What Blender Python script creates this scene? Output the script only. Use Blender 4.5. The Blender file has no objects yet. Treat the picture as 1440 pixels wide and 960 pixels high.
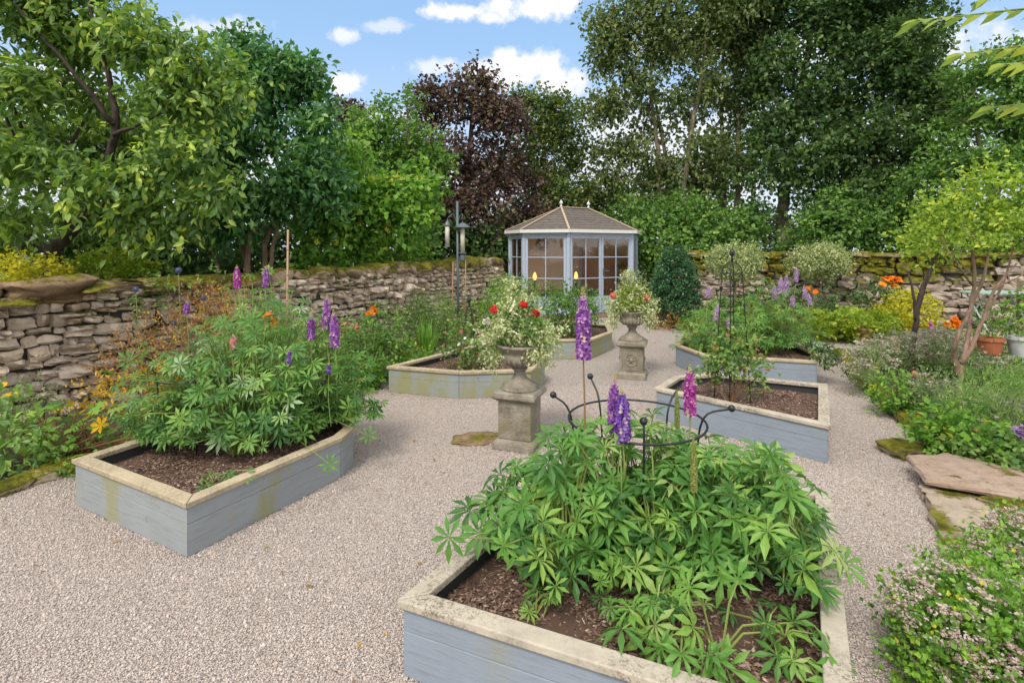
import bpy, math
import numpy as np
from mathutils import Vector
S = bpy.context.scene
COL = S.collection
R = math.radians

# ------------------------------------------------------------------ camera
CH, F, HZ = 1.65, 725.0, 350.0          # eye height, focal length (px of a 1440 wide frame), horizon row
cam_d = bpy.data.cameras.new('camera'); cam = bpy.data.objects.new('camera', cam_d); COL.objects.link(cam)
cam.location = (0, 0, CH); cam.rotation_euler = (R(90), 0, 0)
cam_d.sensor_width = 36; cam_d.lens = 36 * F / 1440; cam_d.shift_y = -(480 - HZ) / 1440
cam_d.clip_end = 500; cam_d.clip_start = 0.05
S.camera = cam

# ------------------------------------------------------------------ sky, sun, exposure
SKY_STRENGTH = 0.12; SUN_EL, SUN_AZ = 52, 205      # azimuth clockwise from +Y: behind the camera, a little to the left
EXPOSURE = 0.72
world = bpy.data.worlds.new('World'); S.world = world; world.use_nodes = True
nt = world.node_tree; nt.nodes.clear()
def N(t, kind, **kw):
    n = t.nodes.new(kind)
    for k, v in kw.items(): setattr(n, k, v)
    return n
def mth(t, op, a, b=None, c=None, clamp=False):
    n = t.nodes.new('ShaderNodeMath'); n.operation = op; n.use_clamp = clamp
    for i, v in enumerate((a, b, c)):
        if v is None: continue
        if isinstance(v, (int, float)): n.inputs[i].default_value = v
        else: t.links.new(v, n.inputs[i])
    return n.outputs[0]
def mixc(t, fac, a, b, mode='MIX'):
    n = t.nodes.new('ShaderNodeMix'); n.data_type = 'RGBA'; n.blend_type = mode
    for s, v in ((n.inputs[0], fac), (n.inputs[6], a), (n.inputs[7], b)):
        if isinstance(v, (int, float)): s.default_value = v
        elif isinstance(v, tuple): s.default_value = (*v, 1) if len(v) == 3 else v
        else: t.links.new(v, s)
    return n.outputs[2]
def sstep(t, v, lo, hi):
    n = t.nodes.new('ShaderNodeMapRange'); n.interpolation_type = 'SMOOTHSTEP'
    t.links.new(v, n.inputs[0]); n.inputs[1].default_value = lo; n.inputs[2].default_value = hi
    return n.outputs[0]
sky = N(nt, 'ShaderNodeTexSky', sky_type='NISHITA'); sky.sun_disc = False
sky.sun_elevation = R(SUN_EL); sky.sun_rotation = R(SUN_AZ); sky.air_density = 1.0; sky.dust_density = 0.6; sky.ozone_density = 1.5
tc = N(nt, 'ShaderNodeTexCoord'); sep = N(nt, 'ShaderNodeSeparateXYZ'); nt.links.new(tc.outputs['Generated'], sep.inputs[0])
yy = mth(nt, 'MAXIMUM', sep.outputs[1], 0.05)
u = mth(nt, 'DIVIDE', sep.outputs[0], yy); v = mth(nt, 'DIVIDE', sep.outputs[2], yy)
def wnoise(scale, detail, rough=.6):
    n = N(nt, 'ShaderNodeTexNoise'); n.inputs['Scale'].default_value = scale; n.inputs['Detail'].default_value = detail
    n.inputs['Roughness'].default_value = rough; nt.links.new(tc.outputs['Generated'], n.inputs['Vector']); return n.outputs[0]
nz = mth(nt, 'ADD', mth(nt, 'MULTIPLY', mth(nt, 'SUBTRACT', wnoise(11, 8), .5), 2.6), mth(nt, 'MULTIPLY', mth(nt, 'SUBTRACT', wnoise(34, 6), .5), 1.6))
cl = None
for (cx, cy, a, b, amp) in ((640, 18, 44, 15, 1), (690, 26, 24, 10, .9), (745, 12, 72, 22, 1), (790, 5, 40, 20, 1), (482, 50, 24, 12, .8), (545, 37, 42, 11, .55),
                            (482, 118, 32, 17, .95), (612, 95, 38, 15, .7), (740, 92, 78, 22, 1), (790, 112, 44, 30, 1), (700, 105, 60, 24, 1), (560, 165, 90, 14, .5), (1180, 60, 300, 40, .8), (60, 120, 120, 60, .8), (280, 40, 90, 18, .6), (930, 235, 190, 110, .8), (1250, 180, 160, 80, .7), (300, 260, 420, 60, .8)):
    du = mth(nt, 'DIVIDE', mth(nt, 'SUBTRACT', u, (cx - 720) / F), a / F); dv = mth(nt, 'DIVIDE', mth(nt, 'SUBTRACT', v, (HZ - cy) / F), b / F)
    e = mth(nt, 'SQRT', mth(nt, 'ADD', mth(nt, 'MULTIPLY', du, du), mth(nt, 'MULTIPLY', dv, dv)))
    m = mth(nt, 'MULTIPLY', sstep(nt, mth(nt, 'ADD', mth(nt, 'SUBTRACT', 1.0, e), nz), -.15, .6), amp)
    cl = m if cl is None else mth(nt, 'MAXIMUM', cl, m)
front = sstep(nt, sep.outputs[1], .05, .3)
cl = mth(nt, 'MULTIPLY', cl, front)
over = mth(nt, 'MULTIPLY', sstep(nt, wnoise(2.2, 7, .55), .32, .52), mth(nt, 'MAXIMUM', mth(nt, 'SUBTRACT', 1.0, front), sstep(nt, sep.outputs[2], .55, .75)))
base = mixc(nt, .65, sky.outputs[0], (2.1, 3.5, 5.4))
pale = mth(nt, 'SUBTRACT', 1.0, sstep(nt, sep.outputs[2], -.02, .42))
base = mixc(nt, mth(nt, 'MULTIPLY', pale, .85), base, (4.2, 4.4, 5.0))
skyc = mixc(nt, cl, base, (5.4, 5.4, 5.6))
skyc = mixc(nt, mth(nt, 'MULTIPLY', over, .9), skyc, (8.6, 8.3, 7.9))  # unseen white cloud overhead and behind, added to brighten and neutralise the light
bg = N(nt, 'ShaderNodeBackground'); bg.inputs[1].default_value = SKY_STRENGTH; nt.links.new(skyc, bg.inputs[0])
wo = N(nt, 'ShaderNodeOutputWorld'); nt.links.new(bg.outputs[0], wo.inputs[0])
sun_d = bpy.data.lights.new('sun', 'SUN'); sun_d.energy = 1.9; sun_d.angle = R(16); sun_d.color = (1, .93, .82)
sun = bpy.data.objects.new('sun', sun_d); COL.objects.link(sun)
a, e = R(SUN_AZ), R(SUN_EL)
sun.rotation_euler = Vector((math.sin(a) * math.cos(e), math.cos(a) * math.cos(e), math.sin(e))).to_track_quat('Z', 'Y').to_euler()
sun.location = (-3, -6, 12)
S.view_settings.view_transform = 'Standard'; S.view_settings.look = 'None'; S.view_settings.exposure = EXPOSURE; S.view_settings.gamma = 1
S.render.engine = 'CYCLES'; S.cycles.max_bounces = 8; S.cycles.transparent_max_bounces = 12

# ------------------------------------------------------------------ helpers
def PX(px, py, Y): return np.array([(px - 720) / F * Y, Y, CH + (HZ - py) / F * Y])
def GP(px, py, z=0.0):
    Y = (CH - z) * F / (py - HZ); return np.array([(px - 720) / F * Y, Y, z])
def rng(s): return np.random.default_rng(s)
def nrm(a): return a / np.maximum(np.linalg.norm(a, axis=-1, keepdims=True), 1e-9)
def tag(o, label=None, cat=None, group=None, kind=None):
    for k, v in (('label', label), ('category', cat), ('group', group), ('kind', kind)):
        if v: o[k] = v
    return o
def thing(name, label, cat, loc=(0, 0, 0), group=None, rz=0):
    o = bpy.data.objects.new(name, None); o.empty_display_size = .1; COL.objects.link(o)
    o.location = tuple(float(q) for q in loc); o.rotation_euler = (0, 0, rz)
    return tag(o, label, cat, group)
def copy_tree(o, parent=None):
    c = o.copy(); COL.objects.link(c); c.parent = parent
    for ch in [q for q in bpy.data.objects if q.parent == o and q is not c]: copy_tree(ch, c)
    return c
def relabel(o, label):
    o['label'] = label; return o

class MB:
    """collects shapes given in WORLD coordinates (or local ones when the parent sits at the origin)"""
    def __init__(s): s.V = []; s.Fc = []; s.R = []; s.T = []; s.n = 0
    def add(s, V, Fs, r=None):
        V = np.asarray(V, float).reshape(-1, 3); s.V.append(V)
        for f in Fs: s.Fc.append([i + s.n for i in f]); s.R.append(.5 if r is None else r)
        s.n += len(V)
    def addT(s, V, T, r):                       # big triangle arrays
        V = np.asarray(V).reshape(-1, 3); s.V.append(V); s.T.append((np.asarray(T) + s.n, np.asarray(r, float))); s.n += len(V)
    def box(s, c, d, rz=0, r=None):
        x, y, z = [q / 2 for q in d]; V = np.array([[i, j, k] for i in (-x, x) for j in (-y, y) for k in (-z, z)])
        c_, s_ = math.cos(rz), math.sin(rz); V = np.c_[V[:, 0] * c_ - V[:, 1] * s_, V[:, 0] * s_ + V[:, 1] * c_, V[:, 2]] + np.asarray(c, float)
        s.add(V, [(0, 1, 3, 2), (4, 6, 7, 5), (0, 4, 5, 1), (2, 3, 7, 6), (0, 2, 6, 4), (1, 5, 7, 3)], r)
    def prism(s, poly, z0, z1, r=None):
        n = len(poly); V = [(p[0], p[1], z0) for p in poly] + [(p[0], p[1], z1) for p in poly]
        s.add(V, [tuple(range(n))[::-1], tuple(range(n, 2 * n))] + [(i, (i + 1) % n, n + (i + 1) % n, n + i) for i in range(n)], r)
    def tube(s, pts, rad, k=8, r=None, caps=True):
        P = np.asarray(pts, float); n = len(P); rad = np.ones(n) * rad if np.isscalar(rad) else np.asarray(rad, float)
        T = nrm(np.gradient(P, axis=0)); ref = np.array([0, 0, 1.]) if abs(T[0][2]) < .9 else np.array([1., 0, 0])
        V = []; a = np.arange(k) / k * 2 * math.pi
        for i in range(n):
            x = nrm(np.cross(T[i], ref)); y = np.cross(T[i], x); ref = -y if abs(np.dot(T[i], ref)) > .95 else ref
            V.append(P[i] + rad[i] * (np.cos(a)[:, None] * x + np.sin(a)[:, None] * y))
        fs = [(i * k + j, i * k + (j + 1) % k, (i + 1) * k + (j + 1) % k, (i + 1) * k + j) for i in range(n - 1) for j in range(k)]
        if caps: fs += [tuple(range(k))[::-1], tuple(range((n - 1) * k, n * k))]
        s.add(np.concatenate(V), fs, r)
    def bar(s, a, b, w, h, r=None):             # rectangular bar from a to b, w across, h upright
        a = np.asarray(a, float); b = np.asarray(b, float); d = nrm(b - a); up = np.array([0, 0, 1.])
        if abs(d[2]) > .95: up = np.array([0, 1., 0])
        x = nrm(np.cross(d, up)) * w / 2; z = nrm(np.cross(x, d)) * h / 2
        V = [p + i * x + j * z for p in (a, b) for i, j in ((-1, -1), (1, -1), (1, 1), (-1, 1))]
        s.add(V, [(3, 2, 1, 0), (4, 5, 6, 7)] + [(i, (i + 1) % 4, 4 + (i + 1) % 4, 4 + i) for i in range(4)], r)
    def lathe(s, c, prof, k=32, r=None, sq=None, rz=0):
        V = []; a = np.arange(k) / k * 2 * math.pi
        for (q, z) in prof: V.append(np.c_[q * np.cos(a) + c[0], q * np.sin(a) + c[1], np.full(k, z + c[2])])
        n = len(prof); fs = [(i * k + j, i * k + (j + 1) % k, (i + 1) * k + (j + 1) % k, (i + 1) * k + j) for i in range(n - 1) for j in range(k)]
        fs += [tuple(range(k))[::-1], tuple(range((n - 1) * k, n * k))]
        s.add(np.concatenate(V), fs, r)
    def sphere(s, c, rad, k=12, m=8, r=None):
        rad = np.ones(3) * rad
        prof = [(math.sin(math.pi * (i + .001) / m), -math.cos(math.pi * (i + .001) / m)) for i in range(m)] + [(.001, 1)]
        b = MB(); b.lathe((0, 0, 0), prof, k); s.add(b.V[0] * rad + np.asarray(c, float), b.Fc, r)
    def build(s, name, mat, parent=None, smooth=False, bevel=0, origin=None, auto=False):
        V = np.concatenate(s.V) if s.V else np.zeros((0, 3)); me = bpy.data.meshes.new(name)
        off = np.zeros(3) if origin is None else np.asarray(origin, float)
        pp = parent
        while pp is not None and origin is None: off = off + np.array(pp.matrix_basis.translation); pp = pp.parent
        V = V - off
        lens = np.array([len(f) for f in s.Fc], int); flat = np.array([i for f in s.Fc for i in f], int); rr = np.array(s.R, float)
        for T, r in s.T:
            flat = np.concatenate([flat, T.ravel()]); lens = np.concatenate([lens, np.full(len(T), 3)]); rr = np.concatenate([rr, r])
        me.vertices.add(len(V)); me.vertices.foreach_set('co', V.astype(np.float32).ravel())
        me.loops.add(len(flat)); me.loops.foreach_set('vertex_index', flat.astype(np.int32))
        me.polygons.add(len(lens)); st = np.concatenate([[0], np.cumsum(lens)[:-1]]) if len(lens) else []
        me.polygons.foreach_set('loop_start', np.asarray(st, np.int32)); me.polygons.foreach_set('loop_total', lens.astype(np.int32))
        me.polygons.foreach_set('use_smooth', np.full(len(lens), bool(smooth)))
        at = me.attributes.new('rnd', 'FLOAT', 'FACE'); at.data.foreach_set('value', rr.astype(np.float32))
        me.update(calc_edges=True)
        if mat: me.materials.append(mat)
        o = bpy.data.objects.new(name, me); COL.objects.link(o)
        if parent is not None: o.parent = parent
        elif origin is not None: o.location = tuple(off)
        if bevel:
            b = o.modifiers.new('bevel', 'BEVEL'); b.width = bevel; b.segments = 2; b.limit_method = 'ANGLE'
        return o

# templates ---------------------------------------------------------
def leaf_small(w=.32, fold=.10, droop=.08):
    V = np.array([[0, 0, 0], [-w, .42, fold], [0, 1, -droop], [w, .42, fold]]); return V, np.array([[0, 2, 1], [0, 3, 2]])
def leaf_fine(w=.26, fold=.07, droop=.18):
    V = np.array([[0, 0, 0], [-w * .8, .3, fold], [-w * .9, .6, fold - droop * .3], [0, 1, -droop], [w * .9, .6, fold - droop * .3], [w * .8, .3, fold], [0, .32, 0], [0, .66, -droop * .35]])
    return V, np.array([[0, 6, 1], [6, 7, 2], [6, 2, 1], [7, 3, 2], [0, 5, 6], [6, 5, 4], [6, 4, 7], [7, 4, 3]])
def palm(n=8, spread=2 * math.pi * .93, w=.14, cup=.22, seed=0):
    g = rng(seed); Vs = []; Ts = []; c = 0
    for i in range(n):
        V, T = leaf_fine(w * g.uniform(.8, 1.2), .05, g.uniform(.08, .34)); V = V.copy()
        V[[1, 5], 0] *= .5; V[[2, 4], 0] *= 1.05
        a = spread * (i / n - .5) + g.normal() * .06; L = g.uniform(.82, 1.05) * (1 - .18 * abs(a) / math.pi)
        V *= L; V[:, 2] += cup * V[:, 1] * (1 - V[:, 1] * .6) + g.normal() * .05 * V[:, 1]
        ca, sa = math.cos(a), math.sin(a); V = np.c_[V[:, 0] * ca + V[:, 1] * sa, -V[:, 0] * sa + V[:, 1] * ca, V[:, 2]]
        Vs.append(V); Ts.append(T + c); c += len(V)
    return np.concatenate(Vs), np.concatenate(Ts)
def lobed(seed=0):                               # broad lobed leaf
    g = rng(seed); n = 11; V = [[0, .25, 0]]; 
    for i in range(n):
        a = -2.6 + 5.2 * i / (n - 1); L = (.78 if i % 2 else .5) * (1 - .1 * abs(a) / 2.6); V.append([math.sin(a) * L, .25 + math.cos(a) * L, -.12 * L + g.normal() * .02])
    return np.array(V), np.array([[0, i + 1, i] for i in range(1, n)])
def blob(k=6, m=4, d=(1, 1, 1)):
    b = MB(); b.sphere((0, 0, 0), 1, k, m); V = b.V[0] * np.array(d); T = []
    for f in b.Fc:
        for i in range(1, len(f) - 1): T.append((f[0], f[i], f[i + 1]))
    return V, np.array(T)
def flower_disc(n=5, w=.35, cup=.15):
    Vs = []; Ts = []
    for i in range(n):
        a = 2 * math.pi * i / n; ca, sa = math.cos(a), math.sin(a)
        V = np.array([[0, 0, 0], [-w, .55, cup], [0, 1, cup * 1.1], [w, .55, cup]]); V = np.c_[V[:, 0] * ca + V[:, 1] * sa, -V[:, 0] * sa + V[:, 1] * ca, V[:, 2]]
        Vs.append(V); Ts.append(np.array([[0, 2, 1], [0, 3, 2]]) + 4 * i)
    return np.concatenate(Vs), np.concatenate(Ts)
OCT = (np.array([[1, 0, 0], [-1, 0, 0], [0, 1, 0], [0, -1, 0], [0, 0, 1], [0, 0, -1.]]), np.array([[0, 2, 4], [2, 1, 4], [1, 3, 4], [3, 0, 4], [2, 0, 5], [1, 2, 5], [3, 1, 5], [0, 3, 5]]))

def frames(d, n):
    d = nrm(d); x = nrm(np.cross(d, n) + 1e-6); z = np.cross(x, d); return np.stack([x, d, z], axis=-1)
def scatter(mb, tmpl, P, M, sc, rn, sc3=None):
    V, T = tmpl; k = len(P)
    if k == 0: return
    sc = np.ones(k) * sc
    L = V[None] * (sc3[:, None, :] if sc3 is not None else 1)
    W = np.einsum('kij,knj->kni', M, np.broadcast_to(L, (k,) + V.shape)) * sc[:, None, None] + P[:, None]
    TT = T[None] + (np.arange(k) * len(V))[:, None, None]
    mb.addT(W.reshape(-1, 3), TT.reshape(-1, 3), np.repeat(rn, len(T)))
def sticks(mb, A, B, ra, rb, r=.5, k=3):
    A = np.asarray(A); B = np.asarray(B); m = len(A)
    if m == 0: return
    d = nrm(B - A); x = nrm(np.cross(d, np.array([.3, .5, .81]))); y = np.cross(d, x); a = np.arange(k) / k * 2 * math.pi
    off = np.cos(a)[None, :, None] * x[:, None] + np.sin(a)[None, :, None] * y[:, None]
    V = np.concatenate([A[:, None] + off * ra, B[:, None] + off * rb], 1)
    t = []
    for j in range(k): t += [(j, (j + 1) % k, k + (j + 1) % k), (j, k + (j + 1) % k, k + j)]
    T = np.array(t)[None] + (np.arange(m) * 2 * k)[:, None, None]
    mb.addT(V.reshape(-1, 3), T.reshape(-1, 3), np.full(m * len(t), r))
def rdir(g, n): return nrm(g.normal(size=(n, 3)))
def curve(pts, n=6):
    P = np.asarray(pts, float); m = len(P)
    if m < 3: return np.array([P[0] + (P[-1] - P[0]) * t for t in np.linspace(0, 1, n)])
    Q = np.vstack([2 * P[0] - P[1], P, 2 * P[-1] - P[-2]]); out = []
    for i in range(1, m):
        p0, p1, p2, p3 = Q[i - 1], Q[i], Q[i + 1], Q[i + 2]
        for t in np.linspace(0, 1, n, endpoint=False): out.append(.5 * ((2 * p1) + (-p0 + p2) * t + (2 * p0 - 5 * p1 + 4 * p2 - p3) * t * t + (-p0 + 3 * p1 - 3 * p2 + p3) * t ** 3))
    out.append(P[-1]); return np.array(out)

# ------------------------------------------------------------------ materials
def newmat(name):
    m = bpy.data.materials.new(name); m.use_nodes = True; t = m.node_tree; b = t.nodes['Principled BSDF']; return m, t, b
def ramp(t, fac, stops, interp='LINEAR'):
    n = t.nodes.new('ShaderNodeValToRGB'); n.color_ramp.interpolation = interp; el = n.color_ramp.elements
    while len(el) < len(stops): el.new(.5)
    for q, (p, c) in zip(el, stops): q.position = p; q.color = (*c, 1)
    t.links.new(fac, n.inputs[0]); return n.outputs[0]
def noise(t, scale, detail=5, rough=.6, vec=None, dist=0, w=None):
    n = t.nodes.new('ShaderNodeTexNoise'); n.inputs['Scale'].default_value = scale; n.inputs['Detail'].default_value = detail
    n.inputs['Roughness'].default_value = rough; n.inputs['Distortion'].default_value = dist
    if vec is None:
        g = t.nodes.new('ShaderNodeNewGeometry'); vec = g.outputs['Position']
    t.links.new(vec, n.inputs['Vector']); return n.outputs[0]
def attr(t):
    n = t.nodes.new('ShaderNodeAttribute'); n.attribute_name = 'rnd'; return n.outputs['Fac']
def bump(t, b, h, strength=.5, dist=.02):
    n = t.nodes.new('ShaderNodeBump'); n.inputs['Strength'].default_value = strength; n.inputs['Distance'].default_value = dist
    t.links.new(h, n.inputs['Height']); t.links.new(n.outputs[0], b.inputs['Normal'])
def scaled(t, sx, sy, sz, rz=0):
    g = t.nodes.new('ShaderNodeNewGeometry'); m = t.nodes.new('ShaderNodeMapping'); m.inputs['Scale'].default_value = (sx, sy, sz)
    t.links.new(g.outputs['Position'], m.inputs['Vector']); return m.outputs[0]
GAIN = dict(cherry_leaf=1.95, glossy_leaf=1.5, dark_leaf=1.6, ash_leaf=1.7, olive_leaf=1.5, purple_leaf=1.5, holly_leaf=1.6, lime_leaf=.85, gold_leaf=1.0, amber_leaf=.85, cream_leaf=1.1, variegated_leaf=1.2, azalea_leaf=1.45, lupin_leaf=1.22, lupin_leaf_blue=1.2, herb_leaf=1.45, mid_leaf=1.5, fern_leaf=1.45, grey_herb_leaf=1.35, rust_leaf=1.3, bright_leaf=1.5)
TREES = ('cherry_leaf', 'glossy_leaf', 'dark_leaf', 'ash_leaf', 'olive_leaf', 'mid_leaf', 'bright_leaf')
def leafmat(name, stops, rough=.5, trans=.35, tcol=1.5, spec=.35):
    m, t, b = newmat(name); k_ = GAIN.get(name, 1.3); c = ramp(t, attr(t), [(p, tuple(min(.85, q * k_) for q in cc)) for p, cc in stops])
    if name in TREES: c = mixc(t, 1.0, c, (1.0, .97, 1.0), 'MULTIPLY')
    c = mixc(t, mth(t, 'MULTIPLY', noise(t, 35, 2), .5), c, mixc(t, 1.0, c, (.62, .62, .6), 'MULTIPLY'))
    t.links.new(c, b.inputs['Base Color']); b.inputs['Roughness'].default_value = rough; b.inputs['Specular IOR Level'].default_value = spec
    tr = t.nodes.new('ShaderNodeBsdfTranslucent'); tc_ = mixc(t, 1.0, c, (tcol * 1.05, tcol * 1.1, tcol * .6), 'MULTIPLY'); t.links.new(tc_, tr.inputs[0])
    mx = t.nodes.new('ShaderNodeMixShader'); mx.inputs[0].default_value = trans; o = t.nodes['Material Output']
    t.links.new(b.outputs[0], mx.inputs[1]); t.links.new(tr.outputs[0], mx.inputs[2]); t.links.new(mx.outputs[0], o.inputs[0]); return m
def flat(name, c, rough=.6, metal=0, var=.15, scale=20, bmp=0):
    m, t, b = newmat(name); n = noise(t, scale)
    t.links.new(mixc(t, n, tuple(q * (1 - var) for q in c), tuple(min(1, q * (1 + var)) for q in c)), b.inputs['Base Color'])
    b.inputs['Roughness'].default_value = rough; b.inputs['Metallic'].default_value = metal
    if bmp: bump(t, b, n, bmp, .01)
    return m
def petalmat(name, stops, trans=.3):
    GAIN[name] = 1.0; return leafmat(name, stops, .6, trans, 1.2, .2)

def stonemat(name, tint=(1, 1, 1), moss=.5, zmoss=0, mosscol=((.06, .065, .008), (.20, .185, .02)), zmid=1.1):
    m, t, b = newmat(name); r = attr(t)
    c = ramp(t, r, [(0, (.17, .14, .115)), (.25, (.31, .26, .215)), (.5, (.40, .34, .28)), (.75, (.52, .46, .39)), (1, (.33, .25, .18))])
    n1 = noise(t, 14, 8, .7); c = mixc(t, mth(t, 'MULTIPLY', sstep(t, n1, .4, .75), .6), c, (.12, .105, .09))
    n2 = noise(t, 5, 6, .65); c = mixc(t, mth(t, 'MULTIPLY', sstep(t, n2, .52, .66), .55), c, (.52, .48, .45))
    n3 = noise(t, 45, 4); c = mixc(t, mth(t, 'MULTIPLY', n3, .35), c, (.46, .41, .37)); c = mixc(t, 1, c, tint, 'MULTIPLY')
    g = t.nodes.new('ShaderNodeNewGeometry'); sp = t.nodes.new('ShaderNodeSeparateXYZ'); t.links.new(g.outputs['Normal'], sp.inputs[0]); pz = t.nodes.new('ShaderNodeSeparateXYZ'); t.links.new(g.outputs['Position'], pz.inputs[0])
    mm = mth(t, 'ADD', mth(t, 'MULTIPLY', sp.outputs[2], .22), mth(t, 'ADD', noise(t, 2.3, 7, .62), mth(t, 'MULTIPLY', noise(t, 30, 3), .14)))
    if zmoss: mm = mth(t, 'ADD', mm, mth(t, 'MULTIPLY', mth(t, 'SUBTRACT', pz.outputs[2], zmid), zmoss))
    mask = sstep(t, mm, .98 - moss * .5, 1.08 - moss * .5)
    mc = mixc(t, sstep(t, noise(t, 9, 6, .7), .35, .65), mosscol[0], mosscol[1])
    c = mixc(t, mask, c, mc); t.links.new(c, b.inputs['Base Color']); b.inputs['Roughness'].default_value = .92; b.inputs['Specular IOR Level'].default_value = .15
    h = mth(t, 'ADD', mth(t, 'MULTIPLY', n1, .6), mth(t, 'ADD', mth(t, 'MULTIPLY', n3, .3), mth(t, 'MULTIPLY', mask, mth(t, 'MULTIPLY', noise(t, 60, 4), 1.2))))
    bump(t, b, h, .9, .02); return m
M = {}
M['wall'] = stonemat('limestone', (1.34, 1.27, 1.20), .50, .16, zmid=1.0)
M['wall_back'] = stonemat('mossy_limestone', (.9, .85, .8), .80, .85, zmid=1.0)
M['cope'] = stonemat('mossy_coping', (.85, .74, .60), .88)
M['slabstone'] = stonemat('brown_sandstone', (.52, .41, .29), .5)
M['reddish'] = stonemat('reddish_flag', (.78, .66, .60), .26)
M['flag'] = stonemat('flagstone', (.82, .76, .68), .40)
M['kerb'] = stonemat('mossy_kerb', (.9, .85, .75), .84)
M['core'] = flat('dark_core', (.035, .03, .026), 1, bmp=.5)

def urnmat():
    m, t, b = newmat('weathered_cast_stone'); n = noise(t, 9, 8, .7); n2 = noise(t, 60, 4)
    c = ramp(t, n, [(.25, (.10, .085, .06)), (.45, (.23, .20, .155)), (.6, (.33, .295, .24)), (.8, (.42, .39, .33))])
    c = mixc(t, mth(t, 'MULTIPLY', sstep(t, noise(t, 4, 5), .5, .65), .6), c, (.2, .19, .09)); c = mixc(t, mth(t, 'MULTIPLY', n2, .4), c, (.16, .14, .11))
    t.links.new(c, b.inputs['Base Color']); b.inputs['Roughness'].default_value = .95; bump(t, b, mth(t, 'ADD', n, n2), .9, .012); return m
M['urn'] = urnmat()
def paintmat(name, c0, algae=.5, crack=1):
    m, t, b = newmat(name); n = noise(t, 3, 6, .6); nf = noise(t, 40, 5, .65)
    c = mixc(t, n, tuple(q * .86 for q in c0), tuple(q * 1.14 for q in c0))
    gr = noise(t, 6, 5, .6, scaled(t, 1, 1, 9)); c = mixc(t, mth(t, 'MULTIPLY', sstep(t, gr, .48, .7), .35), c, tuple(q * .62 for q in c0))
    al = sstep(t, mth(t, 'ADD', noise(t, 2.6, 6, .6, scaled(t, 1, 1, .45)), mth(t, 'MULTIPLY', nf, .12)), .66 - algae * .12, .80 - algae * .12)
    c = mixc(t, mth(t, 'MULTIPLY', al, .75 * min(1, algae * 1.5)), c, (.27, .26, .10))
    dk = sstep(t, noise(t, 12, 7, .75, scaled(t, 1, 1, .5)), .62, .72); c = mixc(t, mth(t, 'MULTIPLY', dk, .5 * crack), c, (.11, .115, .11))
    t.links.new(c, b.inputs['Base Color']); b.inputs['Roughness'].default_value = .6; b.inputs['Specular IOR Level'].default_value = .3
    bump(t, b, mth(t, 'ADD', gr, mth(t, 'MULTIPLY', nf, .6)), .35, .006); return m
M['paint_near'] = paintmat('blue_grey_paint', (.235, .275, .33), .30)
M['paint_algae'] = paintmat('algae_stained_paint', (.27, .30, .30), 1.6)
M['paint_mid'] = paintmat('grey_blue_paint', (.275, .30, .315), .85, 1.5)
M['paint_house'] = paintmat('summerhouse_paint', (.36, .42, .52), 0, .15)
def railmat(name, c0, dark):
    m, t, b = newmat(name); n = noise(t, 6, 7, .7); f = noise(t, 50, 5, .7); big = noise(t, 2.2, 4)
    c = ramp(t, n, [(.25, tuple(q * .55 for q in c0)), (.45, tuple(q * .85 for q in c0)), (.62, c0), (.85, tuple(min(.8, q * 1.15) for q in c0))])
    spot = mth(t, 'MULTIPLY', sstep(t, mth(t, 'ADD', mth(t, 'MULTIPLY', f, .6), mth(t, 'MULTIPLY', noise(t, 130, 4, .7), .5)), .52, .64), sstep(t, big, .38, .56)); c = mixc(t, mth(t, 'MULTIPLY', spot, dark), c, (.13, .10, .07))
    t.links.new(c, b.inputs['Base Color']); b.inputs['Roughness'].default_value = .85; b.inputs['Specular IOR Level'].default_value = .2
    bump(t, b, mth(t, 'ADD', n, f), .6, .006); return m
M['rail_near'] = railmat('weathered_pale_timber', (.47, .42, .34), .95)
M['rail_warm'] = railmat('weathered_cream_timber', (.46, .385, .265), .6)
def gravelmat():
    m, t, b = newmat('gravel'); v = t.nodes.new('ShaderNodeTexVoronoi'); v.inputs['Scale'].default_value = 120; v.inputs['Randomness'].default_value = 1
    g = t.nodes.new('ShaderNodeNewGeometry'); t.links.new(g.outputs['Position'], v.inputs['Vector'])
    sp = t.nodes.new('ShaderNodeSeparateColor'); t.links.new(v.outputs['Color'], sp.inputs[0])
    c = ramp(t, sp.outputs[0], [(0, (0.326, 0.270, 0.236)), (.25, (0.434, 0.372, 0.335)), (.6, (0.516, 0.451, 0.410)), (.85, (0.588, 0.529, 0.490)), (1, (0.443, 0.344, 0.283))])
    c = mixc(t, mth(t, 'MULTIPLY', sstep(t, v.outputs['Distance'], .45, .75), .7), c, (.12, .10, .085))
    c = mixc(t, mth(t, 'MULTIPLY', sstep(t, noise(t, 1.1, 6, .65), .5, .72), .28), c, (.24, .19, .14))
    t.links.new(c, b.inputs['Base Color']); b.inputs['Roughness'].default_value = .9
    bump(t, b, mth(t, 'SUBTRACT', 1, v.outputs['Distance']), 1.0, .012); return m
M['gravel'] = gravelmat()
def chipmat(name, stops):
    m, t, b = newmat(name); c = ramp(t, attr(t), stops); c = mixc(t, mth(t, 'MULTIPLY', noise(t, 70, 3), .4), c, mixc(t, 1, c, (.55, .52, .5), 'MULTIPLY'))
    t.links.new(c, b.inputs['Base Color']); b.inputs['Roughness'].default_value = .9; return m
M['pebble'] = chipmat('gravel_chips', [(0, (0.310, 0.253, 0.221)), (.12, (0.424, 0.357, 0.318)), (.5, (0.510, 0.440, 0.398)), (.85, (0.596, 0.532, 0.492)), (1, (0.465, 0.353, 0.284))])
M['bark_chip'] = chipmat('bark_mulch', [(0, (.05, .03, .022)), (.35, (.13, .075, .052)), (.7, (.22, .135, .10)), (.93, (.33, .22, .17)), (1, (.52, .42, .34))])
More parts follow.
